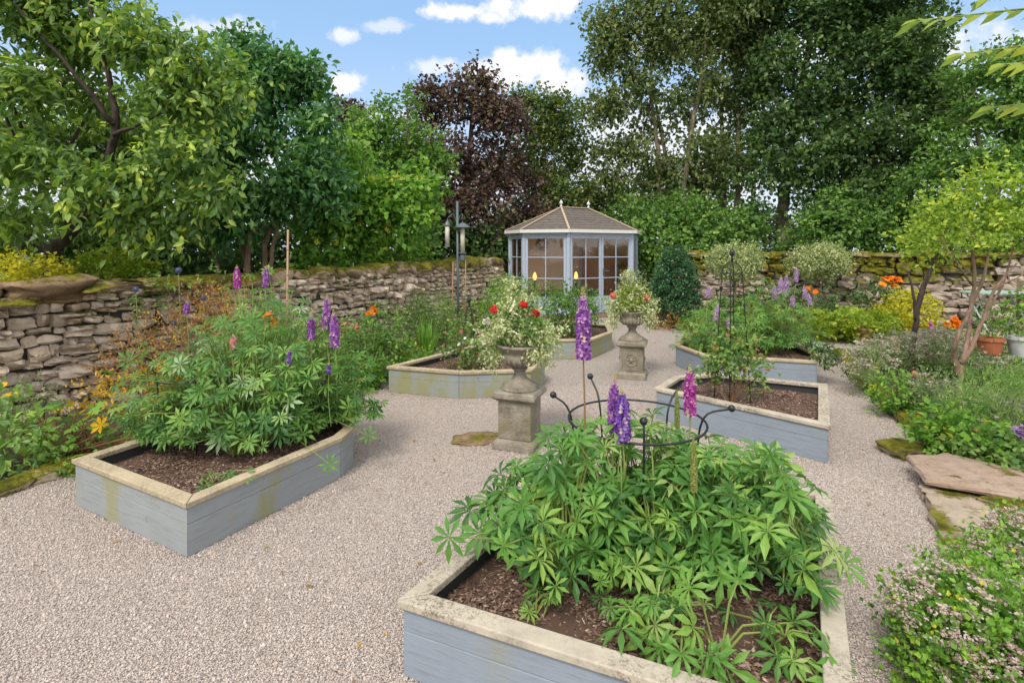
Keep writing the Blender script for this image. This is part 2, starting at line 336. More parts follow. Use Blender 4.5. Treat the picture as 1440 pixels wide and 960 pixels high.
M['soil'] = flat('soil', (.055, .038, .027), 1, var=.4, scale=30, bmp=.8)
def grassmat():
    m, t, b = newmat('rough_grass'); c = ramp(t, noise(t, 4, 8, .7), [(.3, (.03, .05, .015)), (.5, (.06, .10, .02)), (.7, (.11, .14, .04))]); t.links.new(c, b.inputs['Base Color']); b.inputs['Roughness'].default_value = 1
    bump(t, b, noise(t, 40, 5), 1, .03); return m
M['grass'] = grassmat()
def barkmat(name, c0, c1, moss=0):
    m, t, b = newmat(name); n = noise(t, 12, 7, .7, scaled(t, 1, 1, .3)); c = mixc(t, sstep(t, n, .3, .7), c0, c1)
    if moss: c = mixc(t, mth(t, 'MULTIPLY', sstep(t, noise(t, 3, 5), .5, .65), moss), c, (.11, .12, .03))
    t.links.new(c, b.inputs['Base Color']); b.inputs['Roughness'].default_value = .95; bump(t, b, n, .8, .02); return m
M['bark_dark'] = barkmat('dark_bark', (.025, .018, .015), (.085, .06, .05))
M['bark_grey'] = barkmat('grey_bark', (.12, .09, .065), (.30, .25, .19), .4)
M['bark_pink'] = barkmat('pinkish_bark', (.13, .075, .055), (.32, .21, .16), .35)
M['cane'] = flat('bamboo_cane', (.33, .20, .12), .6)
M['black_iron'] = flat('black_painted_iron', (.022, .024, .028), .45, .3)
M['old_iron'] = flat('rusty_screw', (.09, .06, .045), .8)
M['grey_metal'] = flat('grey_green_metal', (.10, .13, .14), .5, .3)
M['twig'] = flat('green_twig', (.11, .13, .045), .8)
M['stem'] = flat('leaf_stalk', (.20, .25, .06), .6)
M['stem_red'] = flat('brown_stalk', (.20, .11, .05), .7)
M['terracotta'] = flat('terracotta', (.44, .14, .065), .85, var=.3, scale=9, bmp=.3)
M['terracotta_old'] = flat('aged_terracotta', (.30, .13, .08), .9, var=.45, scale=12, bmp=.4)
M['white_glaze'] = flat('pale_grey_pot', (.52, .53, .56), .5, var=.12)
M['mint'] = flat('mint_painted_metal', (.33, .47, .40), .5)
M['liner'] = flat('black_liner', (.03, .032, .036), .7)
M['old_wood'] = flat('weathered_chair_wood', (.24, .17, .12), .8, var=.3)
# foliage palettes
L = {}
def pal(k, stops, **kw): L[k] = leafmat(k, stops, **kw)
pal('lupin_leaf', [(0, (.045, .13, .030)), (.35, (.085, .21, .040)), (.65, (.13, .27, .05)), (.88, (.22, .35, .07)), (1, (.27, .36, .12))], trans=.32)
pal('lupin_leaf_blue', [(0, (.045, .125, .035)), (.35, (.085, .20, .05)), (.65, (.135, .27, .06)), (.9, (.22, .36, .08)), (1, (.27, .37, .22))], trans=.32)
pal('cherry_leaf', [(0, (.030, .065, .018)), (.4, (.062, .12, .024)), (.72, (.12, .19, .035)), (.9, (.19, .25, .05)), (1, (.30, .36, .05))], rough=.45, spec=.45)
pal('glossy_leaf', [(0, (.022, .075, .028)), (.4, (.045, .13, .04)), (.75, (.08, .19, .05)), (1, (.15, .27, .07))], rough=.38, spec=.5)
pal('bright_leaf', [(0, (.04, .10, .018)), (.35, (.08, .19, .025)), (.7, (.15, .29, .035)), (.97, (.22, .34, .05)), (1, (.42, .38, .05))])
pal('lime_leaf', [(0, (.12, .22, .02)), (.5, (.26, .38, .03)), (1, (.48, .52, .05))], trans=.4)
pal('azalea_leaf', [(0, (.07, .13, .02)), (.35, (.14, .22, .03)), (.7, (.24, .33, .045)), (1, (.42, .45, .07))], trans=.4)
pal('gold_leaf', [(0, (.26, .28, .02)), (.5, (.48, .46, .03)), (1, (.65, .56, .04))], trans=.4)
pal('purple_leaf', [(0, (.024, .016, .015)), (.4, (.058, .036, .032)), (.72, (.105, .062, .05)), (.86, (.15, .10, .07)), (.93, (.10, .11, .04)), (1, (.12, .15, .05))], trans=.2, tcol=1.2)
pal('olive_leaf', [(0, (.03, .055, .015)), (.4, (.065, .11, .025)), (.8, (.115, .16, .04)), (1, (.20, .20, .05))])
pal('ash_leaf', [(0, (.03, .05, .018)), (.4, (.066, .10, .03)), (.8, (.12, .155, .05)), (1, (.19, .215, .08))])
pal('dark_leaf', [(0, (.018, .04, .015)), (.4, (.038, .082, .024)), (.8, (.075, .135, .036)), (1, (.14, .20, .06))], rough=.42)
pal('mid_leaf', [(0, (.04, .09, .022)), (.4, (.075, .16, .034)), (.8, (.125, .23, .045)), (1, (.20, .30, .06))])
pal('holly_leaf', [(0, (.015, .04, .02)), (.5, (.03, .085, .036)), (1, (.065, .15, .06))], rough=.3, spec=.5)
pal('variegated_leaf', [(0, (.10, .16, .06)), (.35, (.20, .27, .11)), (.6, (.34, .38, .17)), (1, (.56, .55, .33))], trans=.25)
pal('cream_leaf', [(0, (.13, .22, .06)), (.25, (.30, .38, .16)), (.5, (.50, .53, .29)), (1, (.70, .70, .52))], trans=.25)
pal('rust_leaf', [(0, (.11, .05, .025)), (.4, (.24, .10, .04)), (.7, (.36, .19, .05)), (.85, (.55, .34, .04)), (1, (.16, .20, .05))], trans=.25)
pal('amber_leaf', [(0, (.45, .25, .02)), (.5, (.62, .38, .02)), (1, (.70, .50, .06))], trans=.3)
pal('herb_leaf', [(0, (.07, .13, .04)), (.4, (.12, .21, .06)), (.8, (.19, .29, .08)), (1, (.27, .36, .09))])
pal('grey_herb_leaf', [(0, (.09, .13, .06)), (.5, (.17, .22, .11)), (1, (.28, .32, .18))])
pal('fern_leaf', [(0, (.10, .18, .03)), (.5, (.20, .30, .05)), (1, (.34, .40, .08))], trans=.4)
pal('rose_leaf', [(0, (.05, .12, .03)), (.5, (.12, .22, .05)), (.85, (.22, .32, .08)), (1, (.35, .13, .07))])
FM = {}
FM['purple'] = petalmat('purple_petals', [(0, (.17, .045, .27)), (.4, (.28, .09, .42)), (.75, (.42, .17, .56)), (.9, (.62, .38, .66)), (1, (.55, .50, .12))])
FM['violet'] = petalmat('violet_blue_petals', [(0, (.10, .035, .28)), (.4, (.17, .06, .42)), (.75, (.28, .13, .55)), (.9, (.55, .40, .62)), (1, (.50, .52, .14))])
FM['magenta'] = petalmat('magenta_petals', [(0, (.28, .03, .25)), (.4, (.42, .06, .36)), (.75, (.55, .12, .46)), (.9, (.65, .45, .55)), (1, (.45, .48, .15))])
FM['lilac'] = petalmat('lilac_petals', [(0, (.32, .20, .46)), (.5, (.46, .30, .58)), (.9, (.60, .48, .66)), (1, (.50, .45, .40))])
FM['pink'] = petalmat('pink_petals', [(0, (.60, .14, .22)), (.5, (.75, .25, .33)), (1, (.80, .50, .50))])
FM['red'] = petalmat('red_petals', [(0, (.60, .02, .02)), (.6, (.78, .05, .05)), (1, (.85, .20, .16))])
FM['coral'] = petalmat('coral_petals', [(0, (.70, .12, .08)), (1, (.85, .32, .24))])
FM['orange'] = petalmat('orange_petals', [(0, (.72, .14, .01)), (.5, (.85, .25, .01)), (1, (.9, .42, .03))])
FM['amber'] = petalmat('amber_petals', [(0, (.75, .38, .01)), (1, (.88, .58, .04))])
FM['white'] = petalmat('white_petals', [(0, (.55, .56, .50)), (1, (.80, .80, .76))])
FM['oregano'] = petalmat('pinkish_white_petals', [(0, (.17, .07, .07)), (.28, (.32, .17, .17)), (.4, (.55, .42, .42)), (1, (.76, .66, .64))])
FM['drygrey'] = petalmat('faded_flower_heads', [(0, (.22, .18, .14)), (.5, (.42, .37, .32)), (1, (.58, .53, .48))])
FM['thistle'] = petalmat('steel_blue_heads', [(0, (.10, .11, .20)), (1, (.24, .27, .42))])
FM['green_bud'] = petalmat('green_seed_pods', [(0, (.20, .26, .06)), (1, (.36, .38, .12))])
FM['wine'] = petalmat('wine_red_petals', [(0, (.22, .04, .05)), (1, (.45, .12, .12))])

# ------------------------------------------------------------------ plant machinery
def lump(d, g, amp=.22):
    w = g.normal(size=(5, 3)) * 3; ph = g.uniform(0, 6, 5); return 1 + amp * np.sin(d @ w.T + ph).sum(1) / 2.2
def crown(mb, tw, blobs, ncl, nl, size, g, lw=.32, L_=None, droop=.2, shell=.55, fine=False, centre=None, tone=.5, bottom=-1.0, lumpy=.25, upn=.6):
    """blobs: world (cx,cy,cz,rx,ry,rz). Sprigs of leaves spread through the outer part of each blob."""
    B = np.array(blobs, float); area = (B[:, 3] * B[:, 5]) ** 1.0; k = g.multinomial(ncl, area / area.sum())
    L_ = size * 3.2 if L_ is None else L_; tm = leaf_fine(lw) if fine else leaf_small(lw)
    for b, n in zip(B, k):
        if n == 0: continue
        d = rdir(g, n * 2); d = d[d[:, 2] > bottom][:n]; n = len(d); fr = (shell + (1 - shell) * g.random(n) ** .6) * lump(d, g, lumpy)
        C = b[:3] + d * fr[:, None] * b[3:6]
        A = nrm(d * .8 + rdir(g, n) * .7 + np.array([0, 0, .25 - droop]))
        tn = np.clip(g.normal(tone, .2, n), 0, 1)
        t = (np.arange(nl) + .5) / nl
        tt = t[None, :, None] * L_ * (g.uniform(.6, 1.3, n))[:, None, None]
        P = C[:, None] + A[:, None] * tt; P[:, :, 2] -= (t ** 2)[None] * L_ * droop * .6
        P = P + g.normal(size=P.shape) * size * .35
        D = nrm(A[:, None] * .5 + g.normal(size=P.shape) * .65 + np.array([0, 0, -droop]))
        Nn = nrm(np.array([0, 0, upn]) + g.normal(size=P.shape) * .45 + d[:, None] * .35)
        rn = np.clip(tn[:, None] + g.normal(size=(n, nl)) * .16, 0, 1)
        m = n * nl
        scatter(mb, tm, P.reshape(m, 3), frames(D.reshape(m, 3), Nn.reshape(m, 3)), size * g.uniform(.65, 1.2, m), rn.ravel())
        if tw is not None:
            q = g.random(n) < .6; sticks(tw, C[q] - A[q] * L_ * .5, C[q] + A[q] * L_, size * .035 + .001, size * .015 + .0006)
def boughs(B, g, k=6, sz=.50, squash=.62):
    out = []
    for b in B:
        b = np.array(b); d = rdir(g, k); fr = g.uniform(.35, .85, (k, 1))
        for q in b[:3] + d * fr * b[3:6]:
            s_ = sz * g.uniform(.65, 1.25); out.append((*q, b[3] * s_, b[4] * s_, b[5] * s_ * squash))
    return out
def pxblob(b):
    if len(b) == 4: px, py, r, Y = b; rx = ry = r
    else: px, py, rx, ry, Y = b
    c = PX(px, py, Y); return (c[0], c[1], c[2], rx * Y / F, min(rx, ry * 1.2) * Y / F * .85, ry * Y / F)
def tree(name, label, cat, stems, blobs, leaf, ncl, nl, size, bark='bark_grey', seed=1, group=None, twigs=14, base_z=0.0, lim=.35, limbs=True, kb=6, bs=.5, **kw):
    """stems: list of px polylines [(px,py,Y,radius_m)...]; the first point of stem 0 is dropped to the ground."""
    g = rng(seed); B = [pxblob(b) for b in blobs]; p0 = PX(*stems[0][0][:3]); root = thing(name, label, cat, (p0[0], p0[1], base_z), group)
    tr = MB(); allp = []; allr = []
    for si, s in enumerate(stems):
        P = [PX(*q[:3]) for q in s]; rd = [q[3] for q in s]
        if si == 0 or (len(s[0]) > 4): P = [np.array([P[0][0], P[0][1], base_z - .05])] + P; rd = [rd[0] * 1.25] + rd
        C = curve(P, 5); rr = np.interp(np.linspace(0, 1, len(C)), np.linspace(0, 1, len(rd)), rd); C[1:-1] += g.normal(size=C[1:-1].shape) * rr[1:-1, None] * .25
        tr.tube(C, rr, 9); allp.append(C[len(C) // 4:]); allr.append(rr[len(C) // 4:])
    AP = np.concatenate(allp); AR = np.concatenate(allr); lb = MB()
    if limbs:
        for b in B:
            c = np.array(b[:3]); dd = np.linalg.norm(AP - c, axis=1) + .6 * np.maximum(0, AP[:, 2] - c[2]); i = int(dd.argmin()); a_ = AP[i]
            mid = (a_ + c) / 2 + np.array([0, 0, -.1 * np.linalg.norm(c - a_)]); C = curve([a_, mid, c], 4); r0 = min(AR[i] * .6, .012 + .02 * np.linalg.norm(c - a_)); lb.tube(C, np.linspace(r0, r0 * .4, len(C)), 6)
            for _ in range(twigs):
                d = rdir(g, 1)[0]; e_ = c + d * np.array(b[3:6]) * g.uniform(.6, .95); st = C[g.integers(2, len(C))]; m_ = (st + e_) / 2 + g.normal(size=3) * .08 * np.linalg.norm(e_ - st) + np.array([0, 0, .06 * np.linalg.norm(e_ - st)])
                Q = curve([st, m_, e_], 3); lb.tube(Q, np.linspace(r0 * lim, r0 * .08, len(Q)), 4, caps=False)
    t_ = tr.build('trunk', M[bark], root, smooth=True)
    if limbs: lb.build('branches', M[bark], root, smooth=True)
    cr = MB(); crown(cr, None, boughs(B, g, kb, bs) if kb else B, ncl, nl, size, g, **kw); cr.build('crown', L[leaf], root); return root
def shrub(name, label, cat, base, blobs, leaf, ncl, nl, size, seed=1, group=None, stem='twig', nst=14, flowers=None, **kw):
    """blobs in world coordinates; stems fan out of the base to the foliage"""
    g = rng(seed); root = thing(name, label, cat, base, group); B = np.array(blobs, float); st = MB(); base = np.asarray(base, float)
    for i in range(nst):
        b = B[g.integers(len(B))]; e_ = b[:3] + rdir(g, 1)[0] * b[3:6] * .75; s0 = base + np.array([g.normal() * .03, g.normal() * .03, -.01]); m_ = (s0 + e_) / 2 + np.array([0, 0, .12 * abs(e_[2] - s0[2])]); Q = curve([s0, m_, e_], 3)
        st.tube(Q, np.linspace(max(.004, size * .07), max(.0015, size * .025), len(Q)), 4)
    st.build('stems', M[stem], root); cr = MB(); crown(cr, None, B, ncl, nl, size, g, **kw); cr.build('foliage', L[leaf], root)
    if flowers: 
        for (fm, n, sz, kind) in flowers: blooms(root, B, fm, n, sz, g, kind)
    return root
def blooms(root, B, fm, n, sz, g, kind='disc', name='flowers', hz=.0):
    mb = MB(); B = np.atleast_2d(np.array(B, float)); ar = B[:, 3] * B[:, 4]; which = g.choice(len(B), n, p=ar / ar.sum()); d = rdir(g, n); d[:, 2] = np.abs(d[:, 2]) * .8 + .1; d = nrm(d)
    P = B[which, :3] + d * B[which, 3:6] * (g.uniform(1.0, 1.16, (n, 1)) if kind == 'umbel' else g.uniform(.9, 1.1, (n, 1))); P[:, 2] += hz
    if kind == 'disc':
        scatter(mb, flower_disc(6), P, frames(rdir(g, n), d + np.array([0, -.4, .4])), sz * g.uniform(.7, 1.1, n), g.random(n))
    elif kind == 'head':        # rounded heads of many petals
        for q in range(14):
            o_ = rdir(g, n) * sz * .7; scatter(mb, flower_disc(4, .5), P + o_, frames(rdir(g, n), nrm(o_) + .001), sz * .55, np.clip(g.random(n), 0, 1))
    elif kind == 'umbel':       # flat-topped clusters of tiny flowers
        for q in range(18):
            o_ = g.normal(size=(n, 3)) * sz * np.array([.40, .40, .20]); scatter(mb, flower_disc(4, .5), P + o_, frames(rdir(g, n), np.array([0, 0, 1.]) + .3 * rdir(g, n)), sz * .24 * g.uniform(.7, 1.2, n), np.clip(g.beta(2, 1.2, n), 0, 1))
    return mb.build(name, FM[fm], root)
PALMS = [palm(8, cup=.34, seed=1), palm(9, cup=.15, seed=2), palm(7, cup=.5, seed=3), palm(8, cup=-.18, seed=4), palm(9, cup=.28, w=.12, seed=5)]
def lupin_foliage(root, c, rad, n, size, g, leaf='lupin_leaf', base=None, fr=(.45, 1.02), nbase=7, zmin=.05, tilt=.38):
    c = np.array(c, float); rad = np.array(rad, float); lm = MB(); sm = MB()
    d = rdir(g, n * 3); d = d[d[:, 2] > zmin - .2][:n]; n = len(d); P = c + d * rad * (g.uniform(*fr, (n, 1)) * lump(d, g, .18)[:, None]); P[:, 2] = np.maximum(P[:, 2], base[2] + (.17 if size > .08 and n > 40 else .06))
    bs = np.array(base) + np.c_[g.uniform(-1, 1, (nbase, 1)) * rad[0] * .45, g.uniform(-1, 1, (nbase, 1)) * rad[1] * .45, np.zeros(nbase)]
    j = np.argmin(((P[:, None, :2] - bs[None, :, :2]) ** 2).sum(2) + g.random((n, nbase)) * .05, 1); A = bs[j] + g.normal(size=(n, 3)) * np.array([.02, .02, 0])
    mid = A * .45 + P * .55 + np.array([0, 0, 1]) * (.22 * np.linalg.norm(P - A, axis=1))[:, None]
    up = np.array([0, 0, 1.]); Nn = nrm(up * g.uniform(.35, 1.2, (n, 1)) + d * tilt + np.array([0, -.26, 0]) + g.normal(size=(n, 3)) * .42)
    hd = nrm(P - mid); tone = np.clip(g.normal(.45, .29, n) + .12 * (d[:, 2] - .3), 0, 1); sz = size * g.uniform(.45, 1.25, n); k = g.integers(0, len(PALMS), n)  # lower leaves toned darker: shade under the clump put into the colour
    for q in range(len(PALMS)):
        w = k == q; scatter(lm, PALMS[q], P[w], frames(hd[w] - Nn[w] * (hd[w] * Nn[w]).sum(1, keepdims=True), Nn[w]), sz[w], tone[w])
    # per-leaflet tone variation
    m1 = A * .6 + mid * .4 + (mid - A) * .12; sticks(sm, A, mid, .0042, .0036, k=4); sticks(sm, mid, P, .0036, .0026, k=4)
    lm.build('foliage', L[leaf], root); sm.build('leaf_stalks', M['stem'], root)
def spike(root, top, bot, foot, fm, g, w=.035, name='flower_spike', dens=1.0, sm=None):
    """lupin spike: florets from bot to top, stalk down to foot"""
    top, bot, foot = [np.asarray(q, float) for q in (top, bot, foot)]; w *= .76; H = np.linalg.norm(top - bot); ax = nrm(top - bot); nw = max(6, int(H / (w * .42) * dens)); mb = MB()
    x = nrm(np.cross(ax, [0, 1, .1])); y = np.cross(ax, x); P = []; D = []; Rn = []; Sc = []
    for i in range(nw):
        t = i / (nw - 1); rad = w * (.95 if t < .55 else .95 - (t - .55) * 1.75); k = 8 if t < .85 else 5
        for j in range(k):
            a_ = 2 * math.pi * (j + .5 * (i % 2)) / k + g.normal() * .12; o_ = math.cos(a_) * x + math.sin(a_) * y
            P.append(bot + ax * (H * t + g.normal() * .002) + o_ * rad * .62); D.append(o_ + ax * (.35 + .6 * t)); Rn.append(min(1, (g.random() * .75 + .12) if t < .82 else (.8 + (t - .8) * 1.3))); Sc.append(rad * .52 * g.uniform(.85, 1.15) + .0008)
    P, D, Rn, Sc = map(np.array, (P, D, Rn, Sc)); scatter(mb, blob(6, 4, (.62, 1.15, .62)), P, frames(D, np.tile(ax, (len(P), 1)) + .001), Sc, Rn)
    scatter(mb, flower_disc(2, .6, .2), P + nrm(D) * Sc[:, None] * .9, frames(np.tile(ax, (len(P), 1)) + g.normal(size=P.shape) * .3, D), Sc * .95, np.clip(Rn + .10, 0, 1))
    s = mb.build(name, FM[fm], root, smooth=False)
    st = MB(); mid = (foot + bot) / 2 + (bot - foot) * .0 + np.array([g.normal() * .01, 0, 0]); C = curve([foot, mid, bot, bot + (top - bot) * .9], 4); st.tube(C, np.linspace(.007, .0025, len(C)) * (w / .035), 6); st.build('flower_stalk', M[sm or 'stem'], root, smooth=True)
    return s
def straps(mb, base, n, Lh, w, g, spread=.6, arch=.5):
    base = np.asarray(base, float)
    for i in range(n):
        a_ = g.uniform(0, 2 * math.pi); l = Lh * g.uniform(.6, 1.1); o_ = np.array([math.cos(a_), math.sin(a_), 0]); sp = spread * g.uniform(.3, 1); sd = np.array([-o_[1], o_[0], 0]); V = []; m = 6
        b0 = base + np.r_[g.normal(size=2) * .04, 0]
        for q in range(m + 1):
            t = q / m; p = b0 + o_ * l * sp * t ** 1.3 + np.array([0, 0, l * (t * (1 - arch * sp * t))]); ww = w * (1 - t ** 2.2) * .5 + .0008; V += [p - sd * ww, p + sd * ww]
        mb.add(V, [(2 * q, 2 * q + 1, 2 * q + 3, 2 * q + 2) for q in range(m)], float(np.clip(g.normal(.5, .22), 0, 1)))
def polyarea(p):
    p = np.asarray(p); x, y = p[:, 0], p[:, 1]; return .5 * (np.dot(x, np.roll(y, -1)) - np.dot(y, np.roll(x, -1)))
def offset(poly, d):                             # inward offset of a CCW polygon by d
    P = [np.asarray(q[:2], float) for q in poly]; n = len(P); out = []
    for i in range(n):
        a_, b_, c_ = P[i - 1], P[i], P[(i + 1) % n]; e1 = nrm(b_ - a_); e2 = nrm(c_ - b_); n1 = np.array([-e1[1], e1[0]]); n2 = np.array([-e2[1], e2[0]])
        k = 1 + n1 @ n2; out.append(b_ + (n1 + n2) / k * d)
    return out
def inpoly(pts, poly):
    x, y = pts[:, 0], pts[:, 1]; ins = np.zeros(len(pts), bool); n = len(poly)
    for i in range(n):
        x1, y1 = poly[i][:2]; x2, y2 = poly[(i + 1) % n][:2]; c_ = ((y1 > y) != (y2 > y)) & (x < (x2 - x1) * (y - y1) / (y2 - y1 + 1e-12) + x1); ins ^= c_
    return ins
def sample_poly(poly, n, g):
    P = np.asarray([q[:2] for q in poly]); lo, hi = P.min(0), P.max(0); out = np.zeros((0, 2))
    while len(out) < n:
        q = g.uniform(lo, hi, (n * 2, 2)); out = np.r_[out, q[inpoly(q, P)]]
    return out[:n]

# stones -------------------------------------------------------------
def cubegrid(n=4):
    V = {}; idx = []; Fs = []
    def vid(p):
        k = tuple(np.round(p, 5))
        if k not in V: V[k] = len(V); idx.append(p)
        return V[k]
    for ax in range(3):
        for sg in (-1, 1):
            for i in range(n):
                for j in range(n):
                    q = []
                    for (di, dj) in ((0, 0), (1, 0), (1, 1), (0, 1)):
                        p = np.zeros(3); p[ax] = sg; p[(ax + 1) % 3] = -1 + 2 * (i + di) / n; p[(ax + 2) % 3] = -1 + 2 * (j + dj) / n; q.append(vid(p))
                    Fs.append(q if sg > 0 else q[::-1])
    P = np.array(idx); T = []
    for f in Fs: T += [(f[0], f[1], f[2]), (f[0], f[2], f[3])]
    return P, np.array(T)
CG3, CG5, CG9 = cubegrid(3), cubegrid(6), cubegrid(14)
def stones(mb, C, D, rz, g, rn, tmpl=CG3, e=.24, rough=.10, tilt=.05):
    """C centres (k,3), D full sizes (k,3), rz yaw"""
    P, T = tmpl; k = len(C); r = np.linalg.norm(P, axis=1, keepdims=True); Q = P * (1 - e) + P / r * e * 1.25
    W = np.broadcast_to(Q, (k,) + Q.shape).copy()
    for f in ((1.3, 2.6, 4.5, 8, 14, 22) if len(P) > 600 else (1.3, 2.6, 4.5)):
        w = g.normal(size=(k, 3, 3)) * f; ph = g.uniform(0, 6.28, (k, 1, 3)); W += np.sin(np.einsum('nj,kji->kni', Q, w) + ph) * rough * (1.3 / f)
    W *= (np.asarray(D) / 2)[:, None, :]
    a_ = np.ones(k) * rz + g.normal(size=k) * tilt; b_ = g.normal(size=k) * tilt
    ca, sa, cb, sb = np.cos(a_), np.sin(a_), np.cos(b_), np.sin(b_); Z = np.zeros(k); O = np.ones(k)
    M1 = np.stack([np.stack([ca, -sa, Z], -1), np.stack([sa, ca, Z], -1), np.stack([Z, Z, O], -1)], 1); M2 = np.stack([np.stack([cb, Z, sb], -1), np.stack([Z, O, Z], -1), np.stack([-sb, Z, cb], -1)], 1)
    W = np.einsum('kij,knj->kni', M1 @ M2, W) + np.asarray(C)[:, None]; TT = T[None] + (np.arange(k) * len(P))[:, None, None]
    mb.addT(W.reshape(-1, 3), TT.reshape(-1, 3), np.repeat(rn, len(T)))
def stone_wall(root, A, B, hA, hB, th, g, mat, hs=(.05, .125), ls=(.07, .22)):
    A = np.array([*A, 0.]); B = np.array([*B, 0.]); Ln = np.linalg.norm(B - A); d = (B - A) / Ln; nn = np.array([-d[1], d[0], 0]); rz = math.atan2(d[1], d[0]); C = []; D = []; s0 = 0
    while s0 < Ln:
        sl = min(g.uniform(.6, 1.3), Ln - s0) if Ln - s0 > .5 else Ln - s0; z = -.03; H = hA + (hB - hA) * (s0 + sl / 2) / Ln
        while z < H - .03:
            h = min(g.uniform(*hs), H - z + .01); s = s0 + g.uniform(-.12, .04)
            while s < s0 + sl - .03:
                l = g.uniform(*ls) * (.75 + h * 3.5); hh = h * g.uniform(.85, 1.12); zc = z + h / 2 + .012 * math.sin(s * 2.1 + z * 3) + g.normal() * .006
                C.append(A + d * (s + l / 2) + nn * (g.normal() * .014) + [0, 0, zc]); D.append((l * 1.0, th + g.normal() * .04, hh * 1.0)); s += l
            z += h
        s0 += sl
    mb = MB(); C = np.array(C); stones(mb, C, np.array(D), rz, g, np.clip(g.beta(1.6, 1.6, len(C)), 0, 1), rough=.17, tilt=.05, e=.42); mb.build('stonework', mat, root)
    co = MB(); c0 = (A + B) / 2; co.box((c0[0], c0[1], (min(hA, hB) - .1) / 2 - .02), (Ln - .1, th - .12, min(hA, hB) - .1), rz); co.build('light_block_core', M['core'], root); return d, nn, rz, Ln  # dark box added inside the wall to block light and darken the gaps

# ------------------------------------------------------------------ ground, gravel
g0 = rng(7)
mb = MB(); n = 60; gx = np.linspace(-150, 150, n); V = [(x, y, 0.0) for y in gx + 120 for x in gx]
mb.add(V, [(j * n + i, j * n + i + 1, (j + 1) * n + i + 1, (j + 1) * n + i) for j in range(n - 1) for i in range(n - 1)])
tag(mb.build('ground', M['grass']), kind='structure').location.z = -.03
GRAVEL = [(-6, -2), (7, -2), (3.0, 1.2), (3.05, 2.6), (3.25, 3.6), (3.75, 5.0), (4.45, 6.7), (5.2, 8.2), (8.6, 9.2), (8.6, 10.6), (4, 11.2), (3.2, 13.2), (-.2, 12.2), (-.45, 10.2), (-1.3, 8.5), (-1.85, 6.4), (-2.55, 5.3), (-3.22, 4.0), (-3.55, 3.2), (-6, .5)]
mb = MB(); mb.add([(x, y, .0) for x, y in GRAVEL], [tuple(range(len(GRAVEL)))]); tag(mb.build('gravel_path', M['gravel']), kind='structure')
def dirt(name, poly, z):
    q = MB(); q.add([(x, y, z) for x, y in poly], [tuple(range(len(poly)))]); return tag(q.build(name, M['soil']), kind='structure')
dirt('border_soil', [(-7.5, 1.2), (-6, .5), (-3.55, 3.2), (-3.22, 4.0), (-2.55, 5.3), (-1.85, 6.4), (-1.3, 8.5), (-.45, 10.2), (-.2, 12.2), (-.9, 12.2), (-7.5, 2.6)], .004)
dirt('rear_border_soil', [(3.2, 13.2), (4, 11.2), (8.6, 10.6), (12, 9.5), (12, 12), (3.2, 14.5)], .004)
# loose gravel near the camera
g = rng(11); PLANT = []
pts = g.uniform([-5, 1.2], [4, 6.2], (560000, 2)); ar = np.abs(pts[:, 0]) < pts[:, 1] * 1.05 + .3; pts = pts[ar & inpoly(pts, GRAVEL)]
keep = g.random(len(pts)) < np.clip(1.25 - (pts[:, 1] - 1.5) / 5, .25, 1); pts = pts[keep]; k = len(pts)
mb = MB(); sc = g.gamma(5, .0005, k) + .0016
scatter(mb, OCT, np.c_[pts, sc * .5], frames(rdir(g, k), rdir(g, k)), sc, np.clip(g.beta(1.6, 1.4, k), 0, 1), sc3=g.uniform(.6, 1.35, (k, 3)))
tag(mb.build('gravel_chips', M['pebble']), 'loose pinkish grey gravel chips covering the path', 'gravel', kind='stuff')

lt = MB(); k = 420; pts = g.uniform([-4, 1.6], [5, 11], (k, 2)); pts = pts[inpoly(pts, GRAVEL)]; k = len(pts); scatter(lt, leaf_small(.35, .2, .1), np.c_[pts, np.full(k, .012)], frames(rdir(g, k) * [1, 1, .15], np.array([0, 0, 1.]) + .3 * rdir(g, k)), g.uniform(.012, .032, k), g.random(k))
tag(lt.build('leaf_litter', L['rust_leaf'] if 'rust_leaf' in L else M['soil']), 'scattered dead leaves and bits lying on the gravel', 'leaf litter', kind='stuff')
# ------------------------------------------------------------------ walls
g = rng(21)
WA, WB = (-6.9, 1.65), (-.35, 11.75)
root = thing('stone_wall', 'long pale drystone wall with mossy coping running behind the left flower border', 'stone wall', (WA[0], WA[1], 0))
d, nn, rz, Ln = stone_wall(root, WA, WB, 1.10, 1.30, .42, g, M['wall'])
A3 = np.array([*WA, 0.])
def wz(s): return 1.10 + .20 * s / Ln
C, D = [], []; s = 5.1; G_ = []
while s < Ln:                                       # coping: rounded mossy stones set on edge
    l = g.uniform(.16, .30) if s > 6.4 else g.uniform(.3, .5); h = g.uniform(.13, .19) if s > 6.4 else g.uniform(.10, .15); C.append(A3 + d * (s + l / 2) + nn * g.normal() * .02 + [0, 0, wz(s) + h / 2 - .015]); D.append((l * 1.06, .46 + g.normal() * .05, h * g.uniform(.85, 1.25))); s += l
cp = MB(); stones(cp, np.array(C), np.array(D), rz, g, g.uniform(.2, .6, len(C)), CG5, e=.4, rough=.2, tilt=.09); cp.build('coping', M['cope'], root, smooth=True)
